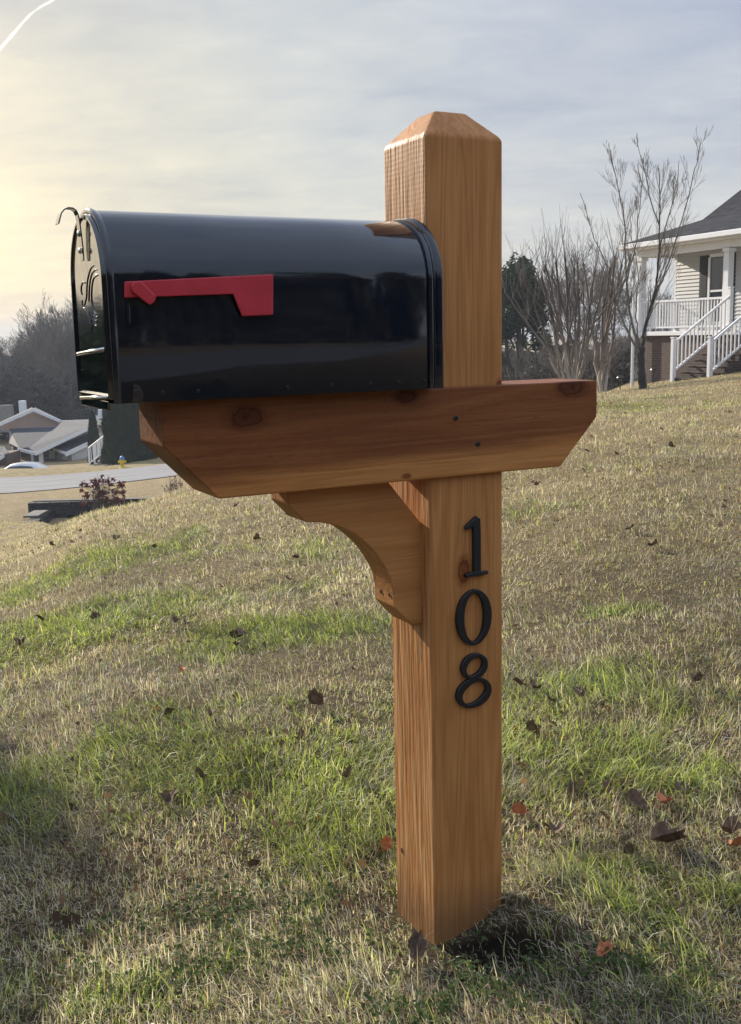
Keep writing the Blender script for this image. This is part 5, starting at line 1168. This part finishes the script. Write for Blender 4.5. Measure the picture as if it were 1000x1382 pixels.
LV = [(428,961,1.5,lf1,'large dark curled leaf on the dry patch left of the post'),(500,1080,1.3,lf3,'pale grey curled leaf left of the post, low on the bank'),(522,1160,.85,lf2,'reddish leaf tucked against the left side of the post'),(815,1298,.85,lf2,'bright orange leaf right of the soil mound'),
 (893,1148,1.6,lf1,'largest crumpled dark leaf, lower right'),(748,1137,1.4,lf1,'dark torn leaf with a red edge right of the post'),(228,1092,1.2,lf1,'dark leaf alone in the long grass at lower left'),(900,1097,1.0,lf2,'rust coloured leaf above the largest dark leaf'),(700,1112,.8,lf2,'small orange leaf beside the right edge of the post'),(995,1155,1.1,lf2,'rust brown leaf at the right edge of the picture'),(318,872,1.5,lf1,'dark leaf beside the bright green tuft'),(245,915,1.0,lf2,'rust leaf in the green band at left')]
ml = [(284,973),(230,973),(408,1008),(300,800),(720,1003),(742,957),(702,934),(722,941),(825,1077),(917,1075),(238,848),(250,849),(130,842),(75,880),(28,880),(400,760),(770,1083),(860,1095),(788,950),(912,1000),(660,1120),(320,690),(470,1060),(345,1180),(60,845),(850,722),(725,662),(905,610),(155,735),(208,746),(320,880),(70,742),(348,735),(390,790),(560,1300),(270,1060),(940,930),(880,745),(985,1140),(850,1165),(440,1005)]
def place_leaf(px, py, s, m_, lab, grp, i):
    v = hit(px, py); o = bpy.data.objects.new('fallen_leaf', LM[(i % 4, m_.name)]); COL.objects.link(o); r2 = random.Random(i*7)
    o.location = v+Vector((0, 0, .010+.003*v.y)); o.rotation_euler = (r2.uniform(-.5, .5), r2.uniform(-.4, .4), r2.uniform(0, 6)); k_ = s*.52*max(1, v.y/3)**.35; o.scale = (k_, k_, k_*1.2)
    tag(o, lab, 'leaf', grp)
for i, (px, py, s, m_, lab) in enumerate(LV): place_leaf(px, py, s, m_, lab, 'dead leaves lying on the turf', i)
for i, (px, py) in enumerate(ml): place_leaf(px, py, .8+.5*((i*37) % 10)/10, lf1, 'small dark brown dead leaf lying on the grassy bank', 'small dark leaves scattered on the bank', i+20)

# ------------------------------------------------------------------ contrail, high above
cm = bpy.data.materials.new('contrail_vapour'); cm.use_nodes = True; nt = cm.node_tree; nt.nodes.clear(); ou = nt.nodes.new('ShaderNodeOutputMaterial')
t = nt.nodes.new('ShaderNodeTexCoord'); nz = noise(nt, mapping(nt, t.outputs['Object'], (1, 1, 1)), .02, 5, .6)
lw = nt.nodes.new('ShaderNodeLayerWeight'); lw.inputs[0].default_value = .5
fa = mth(nt, 'MULTIPLY', mth(nt, 'SUBTRACT', 1.0, lw.outputs['Facing'], 0, True), ramp(nt, nz, [(.30, (.35, .35, .35)), (.65, (1, 1, 1))]))
tp = nt.nodes.new('ShaderNodeBsdfTransparent'); tr = nt.nodes.new('ShaderNodeBsdfTranslucent'); tr.inputs[0].default_value = (.95, .93, .9, 1); mx = nt.nodes.new('ShaderNodeMixShader')
nt.links.new(mth(nt, 'MULTIPLY', mth(nt, 'POWER', fa, 1.6), .30), mx.inputs[0]); nt.links.new(tp.outputs[0], mx.inputs[1]); nt.links.new(tr.outputs[0], mx.inputs[2]); nt.links.new(mx.outputs[0], ou.inputs[0])
bm = bmesh.new(); cp = [P(px, py, 4000) for px, py in ((-40, 108), (-18, 84), (0, 66), (20, 43), (44, 17), (73, -1), (105, -20), (150, -44))]
cq = []
for i_ in range(len(cp)-1):
    p0, p1, p2, p3 = cp[max(i_-1, 0)], cp[i_], cp[i_+1], cp[min(i_+2, len(cp)-1)]
    for k in range(6):
        t_ = k/6; cq.append(.5*((2*p1)+(p2-p0)*t_+(2*p0-5*p1+4*p2-p3)*t_**2+(3*p1-p0-3*p2+p3)*t_**3))
r2 = random.Random(3); tube(bm, cq, [(8.5-5*i_/len(cq))*r2.uniform(.75, 1.25) for i_ in range(len(cq))], 14)
for v in bm.verts: v.co -= cp[3]
o = obj('contrail', bm, cm, None, True); o.location = cp[3]; tag(o, 'white aircraft vapour trail crossing the top left corner of the sky', 'contrail')

# ------------------------------------------------------------------ woods behind the viewer, and a shrub added out of view to shade grass
nr3 = np.random.RandomState(21); bl = []
for i in range(130):
    a = R(nr3.uniform(100, 262)); d_ = nr3.uniform(28, 40); x, y = d_*math.sin(a), d_*math.cos(a); h = nr3.uniform(6, 10); bl.append(((x, y, gz(x, y)+h*.5), (3.4, 2.6, h*.55)))
me = leaf_cloud(nr3, bl, 70, .6, .8, .3); me.materials.append(M['far_wood']); o = obj('near_woodland', me); tag(o, 'dark treeline on the near side of the road', 'woodland', kind='stuff')

rs4 = np.random.RandomState(41)
x, y = -2.60, 3.76; g = gz(x, y); root = empty('evergreen_shrub', (x, y, g)); tag(root, 'rounded evergreen shrub added out of view at left to shade the lower left turf', 'shrub')
me = leaf_cloud(rs4, [((0, 0, .75), (.95, .95, .80)), ((-.3, 0, .95), (.9, .9, .65)), ((.1, 0, .6), (.95, .95, .60)), ((.35, .15, .85), (.60, .60, .66))], 22000, .05, .7, .8); me.materials.append(M['pine']); obj('foliage', me, None, root)
T = TB(); r2 = random.Random(9)
for q in range(8): T.seg([Vector((r2.uniform(-.2, .2), r2.uniform(-.2, .2), -.2)), Vector((r2.uniform(-.4, .4), r2.uniform(-.4, .4), .7)), Vector((r2.uniform(-.7, .7), r2.uniform(-.7, .7), 1.3))], [.03, .02, .008], 5)
obj('stem', T.mesh('stem', M['bark_dark']), None, root)

# ------------------------------------------------------------------ haze
hb = bmesh.new(); bx(hb, -1600, 1600, -1600, 1600, -12.5, 26)
hm = bpy.data.materials.new('haze_air'); hm.use_nodes = True; nt = hm.node_tree; nt.nodes.clear(); ou = nt.nodes.new('ShaderNodeOutputMaterial')
pv_ = nt.nodes.new('ShaderNodeVolumePrincipled'); pv_.inputs['Color'].default_value = (.80, .88, 1.0, 1); pv_.inputs['Density'].default_value = .0007; pv_.inputs['Anisotropy'].default_value = 0.0
nt.links.new(pv_.outputs[0], ou.inputs['Volume']); o = obj('haze', hb, hm); tag(o, kind='stuff')
SC.cycles.volume_bounces = 0
